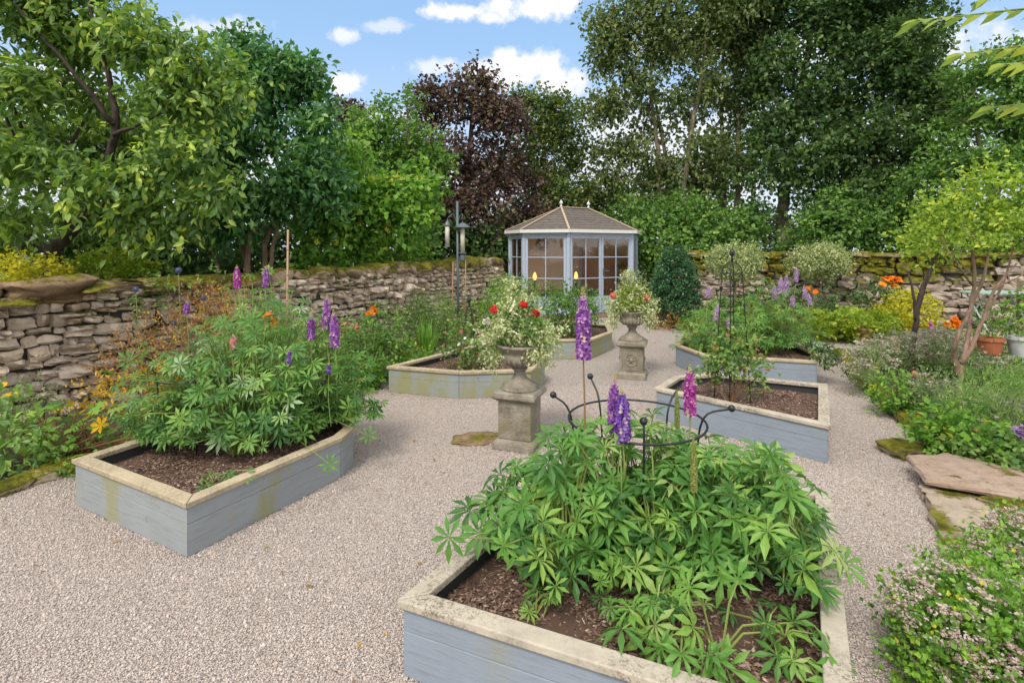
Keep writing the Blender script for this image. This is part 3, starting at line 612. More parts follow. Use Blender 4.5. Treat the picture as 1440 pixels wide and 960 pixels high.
# big slabs over the near end
def onwall(px):                                    # distance along the wall seen at pixel column px
    k_ = (px - 720) / F; return (A3[0] - k_ * A3[1]) / (k_ * d[1] - d[0])
sl = MB(); 
for (p0, p1, h, z, t, mt) in ((14, 118, .22, -.02, .01, 0), (-130, -12, .16, .0, .03, 0), (-260, -135, .13, 0, 0, 0)):
    s0, s1 = onwall(p0), onwall(p1); c = A3 + d * (s0 + s1) / 2 - nn * .06 + [0, 0, wz(s0) + h / 2 + z]; stones(sl, c[None], np.array([[s1 - s0, .48, h]]), rz, g, np.array([.45]), CG9, e=.5, rough=.2, tilt=.05)
sl.build('cope_slab', M['slabstone'], root, smooth=True)
sl = MB()
for (p0, p1, h, z) in ((95, 185, .10, .03), (180, 245, .13, -.0), (240, 300, .12, 0), (-20, 40, .10, -.04)):
    s0, s1 = onwall(p0), onwall(p1); c = A3 + d * (s0 + s1) / 2 - nn * .05 + [0, 0, wz(s0) + h / 2 + z]; stones(sl, c[None], np.array([[s1 - s0 + .05, .58, h]]), rz, g, np.array([.35]), CG9, e=.4, rough=.22, tilt=.06)
sl.build('coping', M['cope'], root, smooth=True)

def backwall(label, A, B, hA, hB, mat):
    root = thing('stone_wall', label, 'stone wall', (*A, 0)); d, nn, rz, Ln = stone_wall(root, A, B, hA, hB, .45, g, mat, (.10, .20), (.10, .30)); C, D = [], []; s = 0; A3 = np.array([*A, 0.])
    while s < Ln:
        l = g.uniform(.22, .5); h = g.uniform(.08, .16); C.append(A3 + d * (s + l / 2) + [0, 0, hA + (hB - hA) * s / Ln + h / 2 - .02]); D.append((l * 1.1, .52, h)); s += l
    cp = MB(); stones(cp, np.array(C), np.array(D), rz, g, g.uniform(.2, .6, len(C)), CG5, e=.4, rough=.14); cp.build('coping', M['cope'], root, smooth=True)
backwall('tall back wall thick with olive moss behind the potted plants and small trees', (4.3, 13.2), (9.6, 10.35), 1.48, 1.50, M['wall_back'])
backwall('shaded length of old stone wall behind the summerhouse', (-.6, 12.05), (-.2, 15.8), 1.2, 1.2, M['wall_back'])
backwall('grey stone wall with fewer moss patches at the far right behind the mint table', (9.65, 10.3), (12.5, 9.0), 1.50, 1.6, stonemat('grey_limestone', (1, .97, .95), .5, .5))

# ------------------------------------------------------------------ raised beds
def planter(label, corners, paint, rail, seed, h=.30, mul=True, overhang=.016, rw=.082):
    g = rng(seed); P = [tuple(np.asarray(q, float)[:2]) for q in corners]
    if polyarea(P) < 0: P = P[::-1]
    c = np.mean(P, axis=0); root = thing('raised_bed', label, 'raised bed', (c[0], c[1], 0), 'timber raised beds on the gravel'); n = len(P)
    rt = .032; out = offset(P, 0); r_o = P; r_i = offset(P, rw); b_o = offset(P, overhang); b_i = offset(P, overhang + .034); li = offset(P, overhang + .036); l2 = offset(P, overhang + .044)
    for i in range(n):
        j = (i + 1) % n; q = MB(); zt = h - rt; zm = zt * .66
        e = nrm(np.array(b_o[j]) - np.array(b_o[i])) * .0015
        q.prism([b_o[i] + e, b_o[j] - e, b_i[j] - e, b_i[i] + e], .002, zm - .0008); q.prism([b_o[i] + e, b_o[j] - e, b_i[j] - e, b_i[i] + e], zm + .0008, zt - .001); q.build('side_board', paint, root, bevel=.003)
        q = MB(); dz = g.normal() * .0012; q.prism([r_o[i] + e, r_o[j] - e, r_i[j] - e, r_i[i] + e], zt + .0005 + dz, h + dz); q.build('top_rail', rail, root, bevel=.005)
    q = MB()
    for i in range(n):
        j = (i + 1) % n; q.prism([li[i], li[j], l2[j], l2[i]], .01, h - rt - .002)
    q.build('liner', M['liner'], root)
    mz = h - .085; k = int(abs(polyarea(P)) * 9000); pt = sample_poly(l2, k, g); q = MB(); q.add([(x, y, mz - .012) for x, y in l2], [tuple(range(n))], .2)
    hz = mz - .012 + .012 * np.sin(pt[:, 0] * 9) * np.cos(pt[:, 1] * 8) + g.uniform(0, .012, k) ; dd = rdir(g, k); dd[:, 2] *= .25
    scatter(q, OCT, np.c_[pt, hz], frames(dd, np.array([0, 0, 1.]) + .5 * rdir(g, k)), g.gamma(4, .0012, k) + .003, g.random(k), sc3=np.c_[g.uniform(.3, .8, k), g.uniform(.9, 1.8, k), g.uniform(.15, .4, k)])
    q.build('mulch', M['bark_chip'], root); return root
H3 = .30
def T(px, py): return GP(px, py, H3)[:2]
BED_NEAR = [(-.444, 1.985), (.947, 1.40), (1.78, 2.87), (.9, 3.25), (.10, 2.86)]
BED_LEFT = [T(100, 645), T(262, 708), T(482, 614), T(500, 599), (-1.62, 4.75), (-2.25, 4.62)]
BED_MID = [T(543, 515), T(645, 523), T(748, 520), (.42, 6.35), (-.10, 7.55), (-.42, 7.42)]
BED_RMID = [T(920, 545), T(1168, 599), T(1164, 540), T(1000, 524), T(948, 528)]
BED_RBACK = [T(989, 499), T(1151, 508), T(1150, 495), (4.1, 7.7), (3.0, 8.5), (2.3, 7.3)]
BED_SH = [T(730, 478), T(832, 477), T(862, 466), (1.75, 9.3), (.5, 9.9), (.0, 9.0)]
planter('large blue grey raised bed in the foreground with flaking pale rails, full of lupins', BED_NEAR, M['paint_near'], M['rail_near'], 31)
planter('long blue grey raised bed on the left with a sharp front corner', BED_LEFT, M['paint_mid'], M['rail_warm'], 32)
planter('green stained raised bed behind the nearer stone urn, holding a small rose', BED_MID, M['paint_algae'], M['rail_warm'], 33)
planter('blue grey raised bed with bare bark mulch and a black obelisk standing in it', BED_RMID, M['paint_near'], M['rail_near'], 34)
planter('raised bed at the back right crowded with lilac lupins', BED_RBACK, M['paint_near'], M['rail_warm'], 35)
planter('grey green raised bed in front of the summerhouse windows', BED_SH, M['paint_algae'], M['rail_warm'], 36)

# ------------------------------------------------------------------ summerhouse
def ud(a): return np.array([math.cos(R(a)), math.sin(R(a))])
SV = [np.array([1.308, 12.0])]
for a_, l in ((26, 1.85), (71, 1.08), (116, .75), (161, 1.08), (206, 1.85), (251, 1.08), (296, .75)): SV.append(SV[-1] + ud(a_) * l)
SC = np.mean(SV, axis=0)
def glassmat():
    m, t, b = newmat('window_glass'); tr = t.nodes.new('ShaderNodeBsdfTransparent'); gl = t.nodes.new('ShaderNodeBsdfGlossy'); gl.inputs['Roughness'].default_value = .02; fr = t.nodes.new('ShaderNodeFresnel'); fr.inputs[0].default_value = 1.5
    mx = t.nodes.new('ShaderNodeMixShader'); t.links.new(mth(t, 'MULTIPLY', fr.outputs[0], .9), mx.inputs[0]); t.links.new(tr.outputs[0], mx.inputs[1]); t.links.new(gl.outputs[0], mx.inputs[2]); t.links.new(mx.outputs[0], t.nodes['Material Output'].inputs[0]); return m
M['glass'] = glassmat()
def shinglemat():
    m, t, b = newmat('weathered_shingles'); n = noise(t, 8, 6, .7, scaled(t, 1, 1, 6)); c = ramp(t, n, [(.3, (.05, .043, .038)), (.5, (.105, .092, .08)), (.7, (.17, .15, .13))]); c = mixc(t, mth(t, 'MULTIPLY', attr(t), .5), c, (.14, .12, .105)); t.links.new(c, b.inputs['Base Color']); b.inputs['Roughness'].default_value = .95; bump(t, b, n, .7, .02); return m
M['shingle'] = shinglemat()
M['inner_wood'] = flat('warm_wicker_lining', (.62, .54, .45), .8, var=.3, scale=30); M['inner_brick'] = flat('reddish_inner_boards', (.40, .25, .20), .85, var=.3, scale=25)
M['white_paint'] = flat('white_painted_timber', (.62, .62, .60), .6); M['ridge_wood'] = flat('tan_hip_caps', (.40, .30, .21), .8)
sh = thing('summerhouse', 'pale blue glazed octagonal summerhouse with a brown shingled roof and two finials', 'summerhouse', (SC[0], SC[1], 0))
FZ, EZ = .10, 2.05
q = MB(); q.prism([tuple(p) for p in offset(SV, -.06)], .0, FZ); q.build('base', M['old_wood'], sh)
q = MB(); q.prism([tuple(p) for p in offset(SV, .05)], FZ + .002, FZ + .02); q.build('floor', M['inner_wood'], sh)
for i, p in enumerate(SV): 
    q = MB(); q.tube([(p[0], p[1], FZ), (p[0], p[1], EZ)], .055, 8); q.build('corner_post', M['paint_house'], sh, bevel=.004)
def panel(i, j, nx, ny, z0, z1, door=False, name='window', off=0.0, s0=0.0, s1=1.0, hand=None):
    a_, b_ = SV[i], SV[j]; d2 = nrm(b_ - a_); Lf = np.linalg.norm(b_ - a_); pa = a_ + d2 * (.05 + (Lf - .1) * s0); pb = a_ + d2 * (.05 + (Lf - .1) * s1); nrm_out = np.array([d2[1], -d2[0]]); fr = MB(); w = .055
    def P3(t, z, o_=0): q_ = pa + (pb - pa) * t + nrm_out * (off + o_); return np.array([q_[0], q_[1], z])
    Lp = np.linalg.norm(pb - pa); tw_ = w / Lp
    fr.bar(P3(tw_ / 2, z0), P3(tw_ / 2, z1), w, .04); fr.bar(P3(1 - tw_ / 2, z0), P3(1 - tw_ / 2, z1), w, .04)
    fr = MB()
    def vb(t, za, zb, ww, dd, o_=0):
        c_ = P3(t, (za + zb) / 2, o_); fr.box(c_, (ww, dd, zb - za), math.atan2(d2[1], d2[0]))
    def hb(z, hh, dd, o_=0, t0=0, t1=1):
        c_ = P3((t0 + t1) / 2, z, o_); fr.box(c_, (Lp * (t1 - t0), dd, hh), math.atan2(d2[1], d2[0]))
    vb(tw_ / 2, z0, z1, w, .045); vb(1 - tw_ / 2, z0, z1, w, .045); hb(z1 - w / 2, w, .041, 0, tw_, 1 - tw_); hb(z0 + w / 2, w * 1.1, .041, 0, tw_, 1 - tw_)
    wn = fr.build(name, M['paint_house'], sh, bevel=.003)
    fr = MB()
    for k_ in range(1, nx): vb(k_ / nx, z0 + w, z1 - w, .022, .025)
    for k_ in range(1, ny): hb(z0 + (z1 - z0) * k_ / ny, .022, .021, .004, tw_, 1 - tw_)
    fr.build('glazing_bars', M['paint_house'], wn)
    gl = MB(); gl.box(P3(.5, (z0 + z1) / 2), (Lp * (1 - 2 * tw_), .005, z1 - z0 - 2 * w), math.atan2(d2[1], d2[0])); o_ = gl.build('pane', M['glass'], wn)
    return wn, P3
WZ0 = .46
for (i, j, nx) in ((7, 0, 2), (6, 7, 2), (1, 2, 2)): 
    panel(i, j, nx, 3, WZ0, EZ - .10); a_, b_ = SV[i], SV[j]; d2 = nrm(b_ - a_); c_ = (a_ + b_) / 2; q = MB(); q.box((c_[0], c_[1], (FZ + WZ0) / 2), (np.linalg.norm(b_ - a_) - .1, .03, WZ0 - FZ - .004), math.atan2(d2[1], d2[0])); q.build('lower_panel', M['paint_house'], sh)
for (s0, s1) in ((0, .497), (.503, 1)):
    wn, P3 = panel(0, 1, 2, 3, WZ0, EZ - .10, True, 'door', .0, s0, s1)
    dc = P3(.5, (FZ + .02 + WZ0) / 2); q = MB(); q.box(dc, (np.linalg.norm(P3(1, 1) - P3(0, 1)), .04, WZ0 - FZ - .024), R(26)); q.build('kick_panel', M['paint_house'], wn, bevel=.003)
    if s0 > 0: 
        q = MB(); q.tube([P3(.06, 1.12, .03), P3(.06, 1.12, .07), P3(.20, 1.12, .07)], .012, 8); q.box(P3(.06, 1.10, .028), (.035, .01, .16), R(26)); q.build('handle', M['grey_metal'], wn)
for i in range(8):                                   # head rail, roof, fascia
    j = (i + 1) % 8; a_, b_ = SV[i], SV[j]; c_ = (a_ + b_) / 2; d2 = nrm(b_ - a_); q = MB(); q.box((c_[0], c_[1], EZ - .05), (np.linalg.norm(b_ - a_) - .10, .06, .095), math.atan2(d2[1], d2[0])); q.build('head_rail', M['paint_house'], sh)
    if i in (2, 3, 4, 5):
        q = MB(); q.box((c_[0], c_[1], (FZ + EZ - .1) / 2), (np.linalg.norm(b_ - a_) - .09, .03, EZ - .102 - FZ), math.atan2(d2[1], d2[0])); q.build('rear_panel', M['inner_brick'] if i in (2, 3) else M['inner_wood'], sh)
EO = offset(SV, -.13); RZ_ = 2.70; rd = ud(26); RA, RB = SC - rd * .42, SC + rd * .42
def ridge_pt(i): return {0: RA, 1: RB, 2: RB, 3: RB, 4: RB, 5: RA, 6: RA, 7: RA}[i]
rf = MB(); hip = MB(); g = rng(5)
for i in range(8):
    j = (i + 1) % 8; a_ = np.array([*EO[i], EZ + .03]); b_ = np.array([*EO[j], EZ + .03]); ra = np.array([*ridge_pt(i), RZ_]); rb = np.array([*ridge_pt(j), RZ_]); nr = 9
    for k_ in range(nr):
        t0, t1 = k_ / nr, min(1, (k_ + 1.12) / nr); lift = np.array([0, 0, .014]); V = [a_ + (ra - a_) * t0 + lift, b_ + (rb - b_) * t0 + lift, b_ + (rb - b_) * t1, a_ + (ra - a_) * t1]; V += [v_ - np.array([0, 0, .014]) for v_ in V]
        rf.add(V, [(0, 1, 2, 3), (7, 6, 5, 4), (0, 4, 5, 1), (2, 6, 7, 3), (1, 5, 6, 2), (0, 3, 7, 4)], float(g.random()))
    hip.bar(a_ + [0, 0, .03], ra + [0, 0, .03], .05, .02)
    q = MB(); q.bar(a_ - [0, 0, .012], b_ - [0, 0, .012], .022, .075); q.build('fascia', M['white_paint'], sh)
hip.bar([*RA, RZ_ + .025], [*RB, RZ_ + .025], .07, .025)
roof = rf.build('roof', M['shingle'], sh); hip.build('hip_caps', M['ridge_wood'], roof)
q = MB(); q.prism([tuple(p) for p in offset(SV, -.12)], EZ + .005, EZ + .012); q.build('ceiling', M['inner_wood'], sh)
for p in (RA, RB): q = MB(); q.lathe((p[0], p[1], RZ_ + .03), [(.03, 0), (.03, .03), (.018, .045), (.018, .06), (.042, .085), (.048, .11), (.035, .14), (.014, .155), (.012, .175), (.002, .19)], 14); q.build('finial', M['white_paint'], roof, smooth=True)
# things inside
def lit(name, c, s):
    m, t, b = newmat(name); b.inputs['Emission Color'].default_value = (*c, 1); b.inputs['Emission Strength'].default_value = s; b.inputs['Base Color'].default_value = (*c, 1); return m
M['glow'] = lit('lamp_flame', (1, .33, .07), 2.6)
for k_, (px, Y, lab) in enumerate(((752, 12.9, 'small glowing orange lamp seen through the left summerhouse window'), (810, 13.2, 'small glowing orange lamp seen through the summerhouse door'))):
    c_ = PX(px, 385, Y); lp = thing('table_lamp', lab, 'lamp', (c_[0], c_[1], .62), 'lit lamps inside the summerhouse'); q = MB(); z0 = .622
    q.lathe((c_[0], c_[1], z0), [(.06, 0), (.06, .02), (.02, .04), (.015, .22), (.05, .24), (.05, .25)], 16); q.build('lamp_base', M['black_iron'], lp, smooth=True)
    q = MB(); q.lathe((c_[0], c_[1], .875), [(.03, 0), (.045, .04), (.048, .09), (.03, .15), (.008, .19)], 16); q.build('lamp_glow', M['glow'], lp, smooth=True)
    ld = bpy.data.lights.new('lamp_light', 'POINT'); ld.energy = 2.0; ld.color = (1, .55, .26); ld.shadow_soft_size = .05; lo = bpy.data.objects.new('lamp_light', ld); COL.objects.link(lo); lo.location = (c_[0], c_[1] - .02, 1.2); lo.parent = lp; lo.location = (0, -.1, .6)
tb = thing('side_table', 'low dark table carrying the lamps inside the summerhouse', 'table', (1.1, 13.05, FZ)); q = MB(); q.box((1.1, 13.05, .60), (1.55, .34, .03), R(14)); q.build('table_top', M['old_wood'], tb, bevel=.004)
for (x, y) in ((-.7, -.12), (.7, -.12), (-.7, .12), (.7, .12)):
    ca, sa = math.cos(R(14)), math.sin(R(14)); q = MB(); q.box((1.1 + x * ca - y * sa, 13.05 + x * sa + y * ca, .353), (.04, .04, .464)); q.build('leg', M['old_wood'], tb)
M['blue_fabric'] = flat('blue_grey_cushion', (.10, .16, .22), .9)
for (x, y, w_, lab) in ((.95, 12.62, .5, 'blue grey seat cushion behind the left summerhouse window'), (2.1, 13.1, .42, 'blue grey seat cushion behind the summerhouse doors')):
    st = thing('stool', lab.replace('seat cushion', 'cushioned stool'), 'stool', (x, y, FZ)); q = MB(); q.box((x, y, .52), (w_, .4, .14), R(20)); q.build('cushion', M['blue_fabric'], st, bevel=.04)
    for (i_, j_) in ((-1, -1), (1, -1), (-1, 1), (1, 1)): q = MB(); q.box((x + i_ * w_ * .4, y + j_ * .15, .285), (.04, .04, .33)); q.build('leg', M['old_wood'], st)
c_ = (SV[5] + SV[4]) / 2; d2 = nrm(SV[4] - SV[5]); p_ = SV[5] + d2 * .55; q = MB(); a_ = np.linspace(0, 2 * math.pi, 25); inn = -np.array([d2[1], -d2[0]]); 
inn = nrm(SC - c_); Q_ = np.array([[*(p_ + inn * .06 + d2 * .13 * math.cos(t)), 1.77 + .13 * math.sin(t)] for t in a_]); q.tube(Q_, .045, 8)
gg = rng(3); pp = Q_[gg.integers(0, 24, 260)] + rdir(gg, 260) * .045; scatter(q, leaf_small(), pp, frames(rdir(gg, 260), rdir(gg, 260)), .06, gg.random(260)); tag(q.build('wreath', M['stem_red'], None, origin=(*p_, 1.77)), 'round brown twig wreath on the back wall of the summerhouse', 'wreath')

# ------------------------------------------------------------------ urns
def urn(px, py, rz, label, up):
    b_ = GP(px, py); b_[1] += .17; b_[0] = (px - 720) / F * b_[1]; root = thing('stone_urn', label, 'urn', (b_[0], b_[1], 0), 'carved stone urns on pedestals'); x, y = b_[0], b_[1]
    q = MB()
    def sq(w, z0, z1, w2=None):
        w2 = w if w2 is None else w2; ca, sa = math.cos(rz), math.sin(rz); V = []
        for (ww, z) in ((w, z0), (w2, z1)):
            for (i, j) in ((-1, -1), (1, -1), (1, 1), (-1, 1)): V.append((x + (i * ca - j * sa) * ww / 2, y + (i * sa + j * ca) * ww / 2, z))
        q.add(V, [(3, 2, 1, 0), (4, 5, 6, 7)] + [(i, (i + 1) % 4, 4 + (i + 1) % 4, 4 + i) for i in range(4)])
    sq(.36, .0, .06); sq(.355, .061, .085, .30); sq(.285, .086, .395); sq(.295, .396, .42, .365); sq(.37, .421, .455); sq(.36, .456, .475, .33)
    for s_ in range(4 if up > 1 else 0):             # carved roundel in a panel on each face
        a_ = rz + s_ * math.pi / 2; o_ = np.array([math.sin(a_), -math.cos(a_), 0]); t_ = np.array([math.cos(a_), math.sin(a_), 0]); c_ = np.array([x, y, .24]) + o_ * .143
        rg = [c_ + (t_ * math.cos(k) + np.array([0, 0, 1]) * math.sin(k)) * .075 for k in np.linspace(0, 2 * math.pi, 21)]; q.tube(rg, .011, 6); q.sphere(c_, (.03, .03, .03), 10, 6)
        for k in np.linspace(0, 2 * math.pi, 7)[:-1]: q.sphere(c_ + (t_ * math.cos(k) + np.array([0, 0, 1]) * math.sin(k)) * .042, .014, 8, 5)
        for i in (-1, 1): q.tube([c_ + t_ * i * .112 + [0, 0, -.125], c_ + t_ * i * .112 + [0, 0, .125]], .007, 5)
        for i in (-1, 1): q.tube([c_ + t_ * -.112 + [0, 0, i * .125], c_ + t_ * .112 + [0, 0, i * .125]], .007, 5)
    q.build('pedestal', M['urn'], root, bevel=.007)
    q = MB(); q.lathe((x, y, .476), [(.155, 0), (.155, .012), (.145, .02), (.15, .035), (.118, .05), (.095, .068), (.066, .09), (.052, .11), (.046, .135), (.05, .155), (.066, .162), (.066, .175), (.055, .18), (.080, .195), (.124, .215), (.152, .24), (.160, .27), (.152, .292), (.146, .30), (.148, .315), (.166, .335), (.195, .355), (.204, .366), (.198, .374), (.175, .376), (.16, .36)], 40); ur = q.build('bowl', M['urn'], root, smooth=True)
    q = MB()
    for k in range(20):                              # gadroon ribs on the bowl
        a_ = 2 * math.pi * k / 20; q.tube([(x + math.cos(a_) * r_, y + math.sin(a_) * r_, .476 + z_) for r_, z_ in ((.077, .195), (.121, .214), (.150, .24), (.158, .27))], (.008, .014, .017, .010), 6)
    q.build('gadroons', M['urn'], ur, smooth=True); return x, y
ux, uy = urn(731, 636, R(-20), 'nearer weathered stone urn on a square carved pedestal', 1)
ux2, uy2 = urn(889, 534, R(-18), 'further small stone urn on a carved pedestal between the summerhouse bed and mulch bed', 2)
def urn_planting(x, y, label, seed, k):
    g = rng(seed); B = [(x, y, .97, .22, .22, .13), (x - .16, y - .03, .93, .15, .15, .12), (x + .15, y, .92, .16, .15, .12), (x, y, 1.10, .13, .12, .13), (x - .05, y, 1.22, .08, .08, .14)]
    root = thing('variegated_bedding', label, 'potted plant', (x, y, .86)); tr = MB(); Bt = [(x + .21, y - .02, .80, .07, .09, .15), (x - .24, y - .02, .80, .07, .09, .15), (x + .12, y - .15, .84, .08, .05, .07)]
    m = MB(); crown(m, tr, B, 520, 7, .034, g, lw=.28, L_=.09, droop=.1, shell=.3); crown(m, tr, Bt, 150, 7, .03, g, lw=.3, L_=.07, droop=.6, shell=.2); 
    for i in range(9): 
        a_ = g.uniform(-1, 1); tp = np.array([x + a_ * .2, y + g.normal() * .05, g.uniform(1.22, 1.38)]); sticks(tr, np.array([[x + a_ * .1, y, .95]]), tp[None], .003, .0015)
    m.build('foliage', L['cream_leaf'], root); tr.build('stems', M['stem'], root)
    m = MB(); crown(m, None, [(x + .03 * k, y - .05, 1.02, .15, .13, .15)], 110, 6, .036, g, lw=.3, L_=.08); m.build('green_foliage', L['lime_leaf' if k < 0 else 'mid_leaf'], root); return root, g
r1, g = urn_planting(ux, uy, 'cream variegated trailing plants with red geraniums filling the nearer urn', 41, 1)
for (px, py) in ((694, 434), (753, 441), (736, 429)):
    c_ = PX(px, py, uy - .12); q = MB(); k = 40; o_ = rdir(g, k) * .026; scatter(q, flower_disc(5, .5), c_ + o_, frames(rdir(g, k), nrm(o_)), .017, g.random(k)); sticks(q, c_[None] - [[0, 0, .15]], c_[None], .003, .002, .1); q.build('geranium_flower', FM['red'], r1)
c_ = PX(684, 452, uy - .1); q = MB(); o_ = rdir(g, 30) * .025; scatter(q, flower_disc(5, .5), c_ + o_, frames(rdir(g, 30), nrm(o_)), .018, g.random(30)); q.build('white_flower', FM['white'], r1)
r2, g = urn_planting(ux2, uy2, 'cream and lime trailing plants with a coral flower filling the further urn', 42, -1)
for (px, py) in ((910, 419), (862, 416)):
    c_ = PX(px, py, uy2 - .1); q = MB(); o_ = rdir(g, 30) * .03; scatter(q, flower_disc(5, .5), c_ + o_, frames(rdir(g, 30), nrm(o_)), .02, g.random(30)); q.build('geranium_flower', FM['coral'], r2)
# flat stone beside the urn
def rock(name, label, c, d, rz, mat, seed, cat='stone', group=None, e=.5, tilt=0.02):
    q = MB(); stones(q, np.array([c], float), np.array([d], float), rz, rng(seed), np.array([rng(seed).uniform(.3, .7)]), CG9, e=e, rough=.14, tilt=tilt); return tag(q.build(name, mat, None, smooth=True, origin=(c[0], c[1], c[2] - d[2] / 2)), label, cat, group)
p_ = GP(672, 619); rock('flat_stone', 'ochre flat stone lying on the gravel against the nearer urn pedestal', (p_[0], p_[1], .012), (.36, .26, .05), .2, M['slabstone'], 4)

# ------------------------------------------------------------------ lupins
g = rng(51)
c0 = np.mean(BED_NEAR, axis=0)
def lup(label, cx, cy, rad, n, size, leaf, seed, cz=.30, base_z=.21, nb=7, group='lupins in the raised beds', **kw):
    g = rng(seed); root = thing('lupin_plant', label, 'lupin', (cx, cy, base_z), group); lupin_foliage(root, (cx, cy, cz), rad, n, size, g, leaf, (cx, cy, base_z), nbase=nb, **kw); return root, g
la, g = lup('left half of the foreground lupin mass carrying the tallest purple spike', .42, 2.40, (.58, .46, .53), 420, .108, 'lupin_leaf', 52)
lb_, gb = lup('right half of the foreground lupin mass leaning over the right rail', 1.0, 2.42, (.46, .44, .54), 400, .104, 'lupin_leaf', 53)
lc, gc = lup('low lupin in the front corner of the foreground bed over the bark mulch', .62, 1.85, (.36, .26, .24), 34, .105, 'lupin_leaf', 54, cz=.22, nb=3)
ld_, gd = lup('small lupin seedlings near the front right rail of the foreground bed', .98, 1.82, (.22, .26, .16), 13, .10, 'lupin_leaf', 55, cz=.2, nb=3)
le, ge = lup('seedling lupin alone on the mulch near the left corner of the foreground bed', .10, 2.02, (.14, .10, .08), 7, .06, 'lupin_leaf', 56, cz=.21, nb=1)
# single leaf held out over the left rail
q = MB(); s_ = MB(); P_ = np.array([PX(632, 755, 2.05)]); scatter(q, PALMS[3], P_, frames(np.array([[-.8, 0, -.1]]), np.array([[-.3, -.7, .5]])), .10, np.array([.35])); sticks(s_, np.array([[.2, 2.3, .35]]), P_, .004, .003, k=5); q.build('foliage', L['lupin_leaf'], la); s_.build('leaf_stalks', M['stem'], la)
def sp(root, g, px, y0, y1, Y, foot, fm, w, **kw): return spike(root, PX(px, y0, Y), PX(px + g.normal() * 1.5, y1, Y), foot, fm, g, w, **kw)
sp(la, g, 820, 405, 502, 2.30, PX(820, 690, 2.28), 'purple', .040, sm='stem_red')
sp(la, g, 864, 527, 605, 2.35, PX(866, 700, 2.35), 'purple', .032)
sp(la, g, 874, 545, 617, 2.30, PX(873, 700, 2.3), 'violet', .042)
sp(lb_, gb, 970, 514, 582, 2.45, PX(970, 680, 2.45), 'magenta', .034)
sp(lb_, gb, 975, 612, 690, 2.10, PX(974, 760, 2.1), 'green_bud', .016, name='seed_spike')
sp(lb_, gb, 952, 548, 600, 2.6, PX(952, 680, 2.6), 'green_bud', .014, name='seed_spike')
l1, g = lup('broad leafy lupin filling the left raised bed with purple spikes at its top', -2.06, 3.82, (.84, .56, .76), 760, .095, 'lupin_leaf_blue', 61, cz=.36, nb=12)
l2_, g2 = lup('lupin at the right end of the left raised bed with three magenta purple spikes', -1.52, 4.05, (.46, .42, .66), 330, .090, 'lupin_leaf', 62, cz=.34, nb=5)
l3, g3 = lup('tall pale lupin stems rising at the back of the left raised bed', -2.15, 4.45, (.48, .30, 1.10), 360, .072, 'lupin_leaf', 64, cz=.36, nb=5)
l4, g4 = lup('lone small lupin on the mulch at the front of the left raised bed', -1.72, 3.1, (.20, .12, .12), 12, .07, 'lupin_leaf_blue', 63, cz=.24, nb=2)
for (px, y0, y1, Y, fm, w, rt_) in ((375, 374, 402, 4.2, 'purple', .032, l3), (333, 373, 404, 4.2, 'magenta', .034, l3), (263, 423, 440, 4.3, 'purple', .028, l1), (328, 471, 489, 3.7, 'pink', .032, l1),
                                 (460, 414, 462, 3.95, 'purple', .036, l2_), (469, 436, 486, 3.85, 'purple', .040, l2_), (437, 438, 476, 3.9, 'purple', .034, l2_), (407, 490, 514, 3.6, 'violet', .018, l1), (462, 510, 524, 3.5, 'violet', .016, l2_)):
    sp(rt_, g, px, y0, y1, Y, PX(px + g.normal() * 4, y1 + 75, Y), fm, w)
# one leaf hanging over the front rail
q = MB(); s_ = MB(); P_ = np.array([PX(463, 652, 3.38), PX(518, 612, 3.75)]); scatter(q, PALMS[2], P_, frames(np.array([[.3, -.2, -.4], [.5, -.1, -.4]]), np.array([[.1, -.9, .3], [.1, -.9, .3]])), .085, np.array([.5, .5])); sticks(s_, np.array([PX(405, 607, 3.6), PX(470, 590, 3.85)]), P_, .003, .002, k=5); q.build('foliage', L['lupin_leaf'], l1); s_.build('leaf_stalks', M['stem'], l1)
lr, g = lup('dense green lupin with a cluster of lilac spikes in the back right bed', 3.55, 7.25, (.72, .55, .72), 520, .085, 'lupin_leaf', 71, cz=.32, nb=8)
lr2, g_ = lup('lupin at the left end of the back right bed with two pink lilac spikes', 2.75, 7.2, (.48, .45, .62), 280, .08, 'lupin_leaf', 72, cz=.32, nb=5)
for (px, y0, y1, Y, rt_, fm, w) in ((1120, 374, 396, 7.3, lr, 'lilac', .045), (1099, 388, 413, 7.1, lr, 'lilac', .055), (1106, 385, 415, 7.3, lr, 'lilac', .06), (1089, 400, 420, 7.1, lr, 'lilac', .05), (1131, 401, 420, 7.1, lr, 'lilac', .05), (1137, 412, 428, 7.0, lr, 'lilac', .045), (1115, 415, 430, 6.9, lr, 'lilac', .05),
                             (997, 401, 418, 7.1, lr2, 'lilac', .05), (1010, 426, 450, 6.9, lr2, 'lilac', .05), (1024, 446, 460, 6.9, lr2, 'lilac', .04)):
    sp(rt_, g, px, y0, y1, Y, PX(px + g.normal() * 3, y1 + 50, Y), fm, w * .75)
# glossy leaves hanging past the corner of the back bed
ps = GP(1150, 508, H3)
shrub('spurge', 'dark green leafy spurge spilling over the corner of the back right bed', 'plant', (ps[0] - .05, ps[1] + .15, .25), [(ps[0] + .1, ps[1] + .1, .36, .15, .13, .10)], 'dark_leaf', 26, 12, .075, 73, lw=.16, L_=.07, droop=.05)

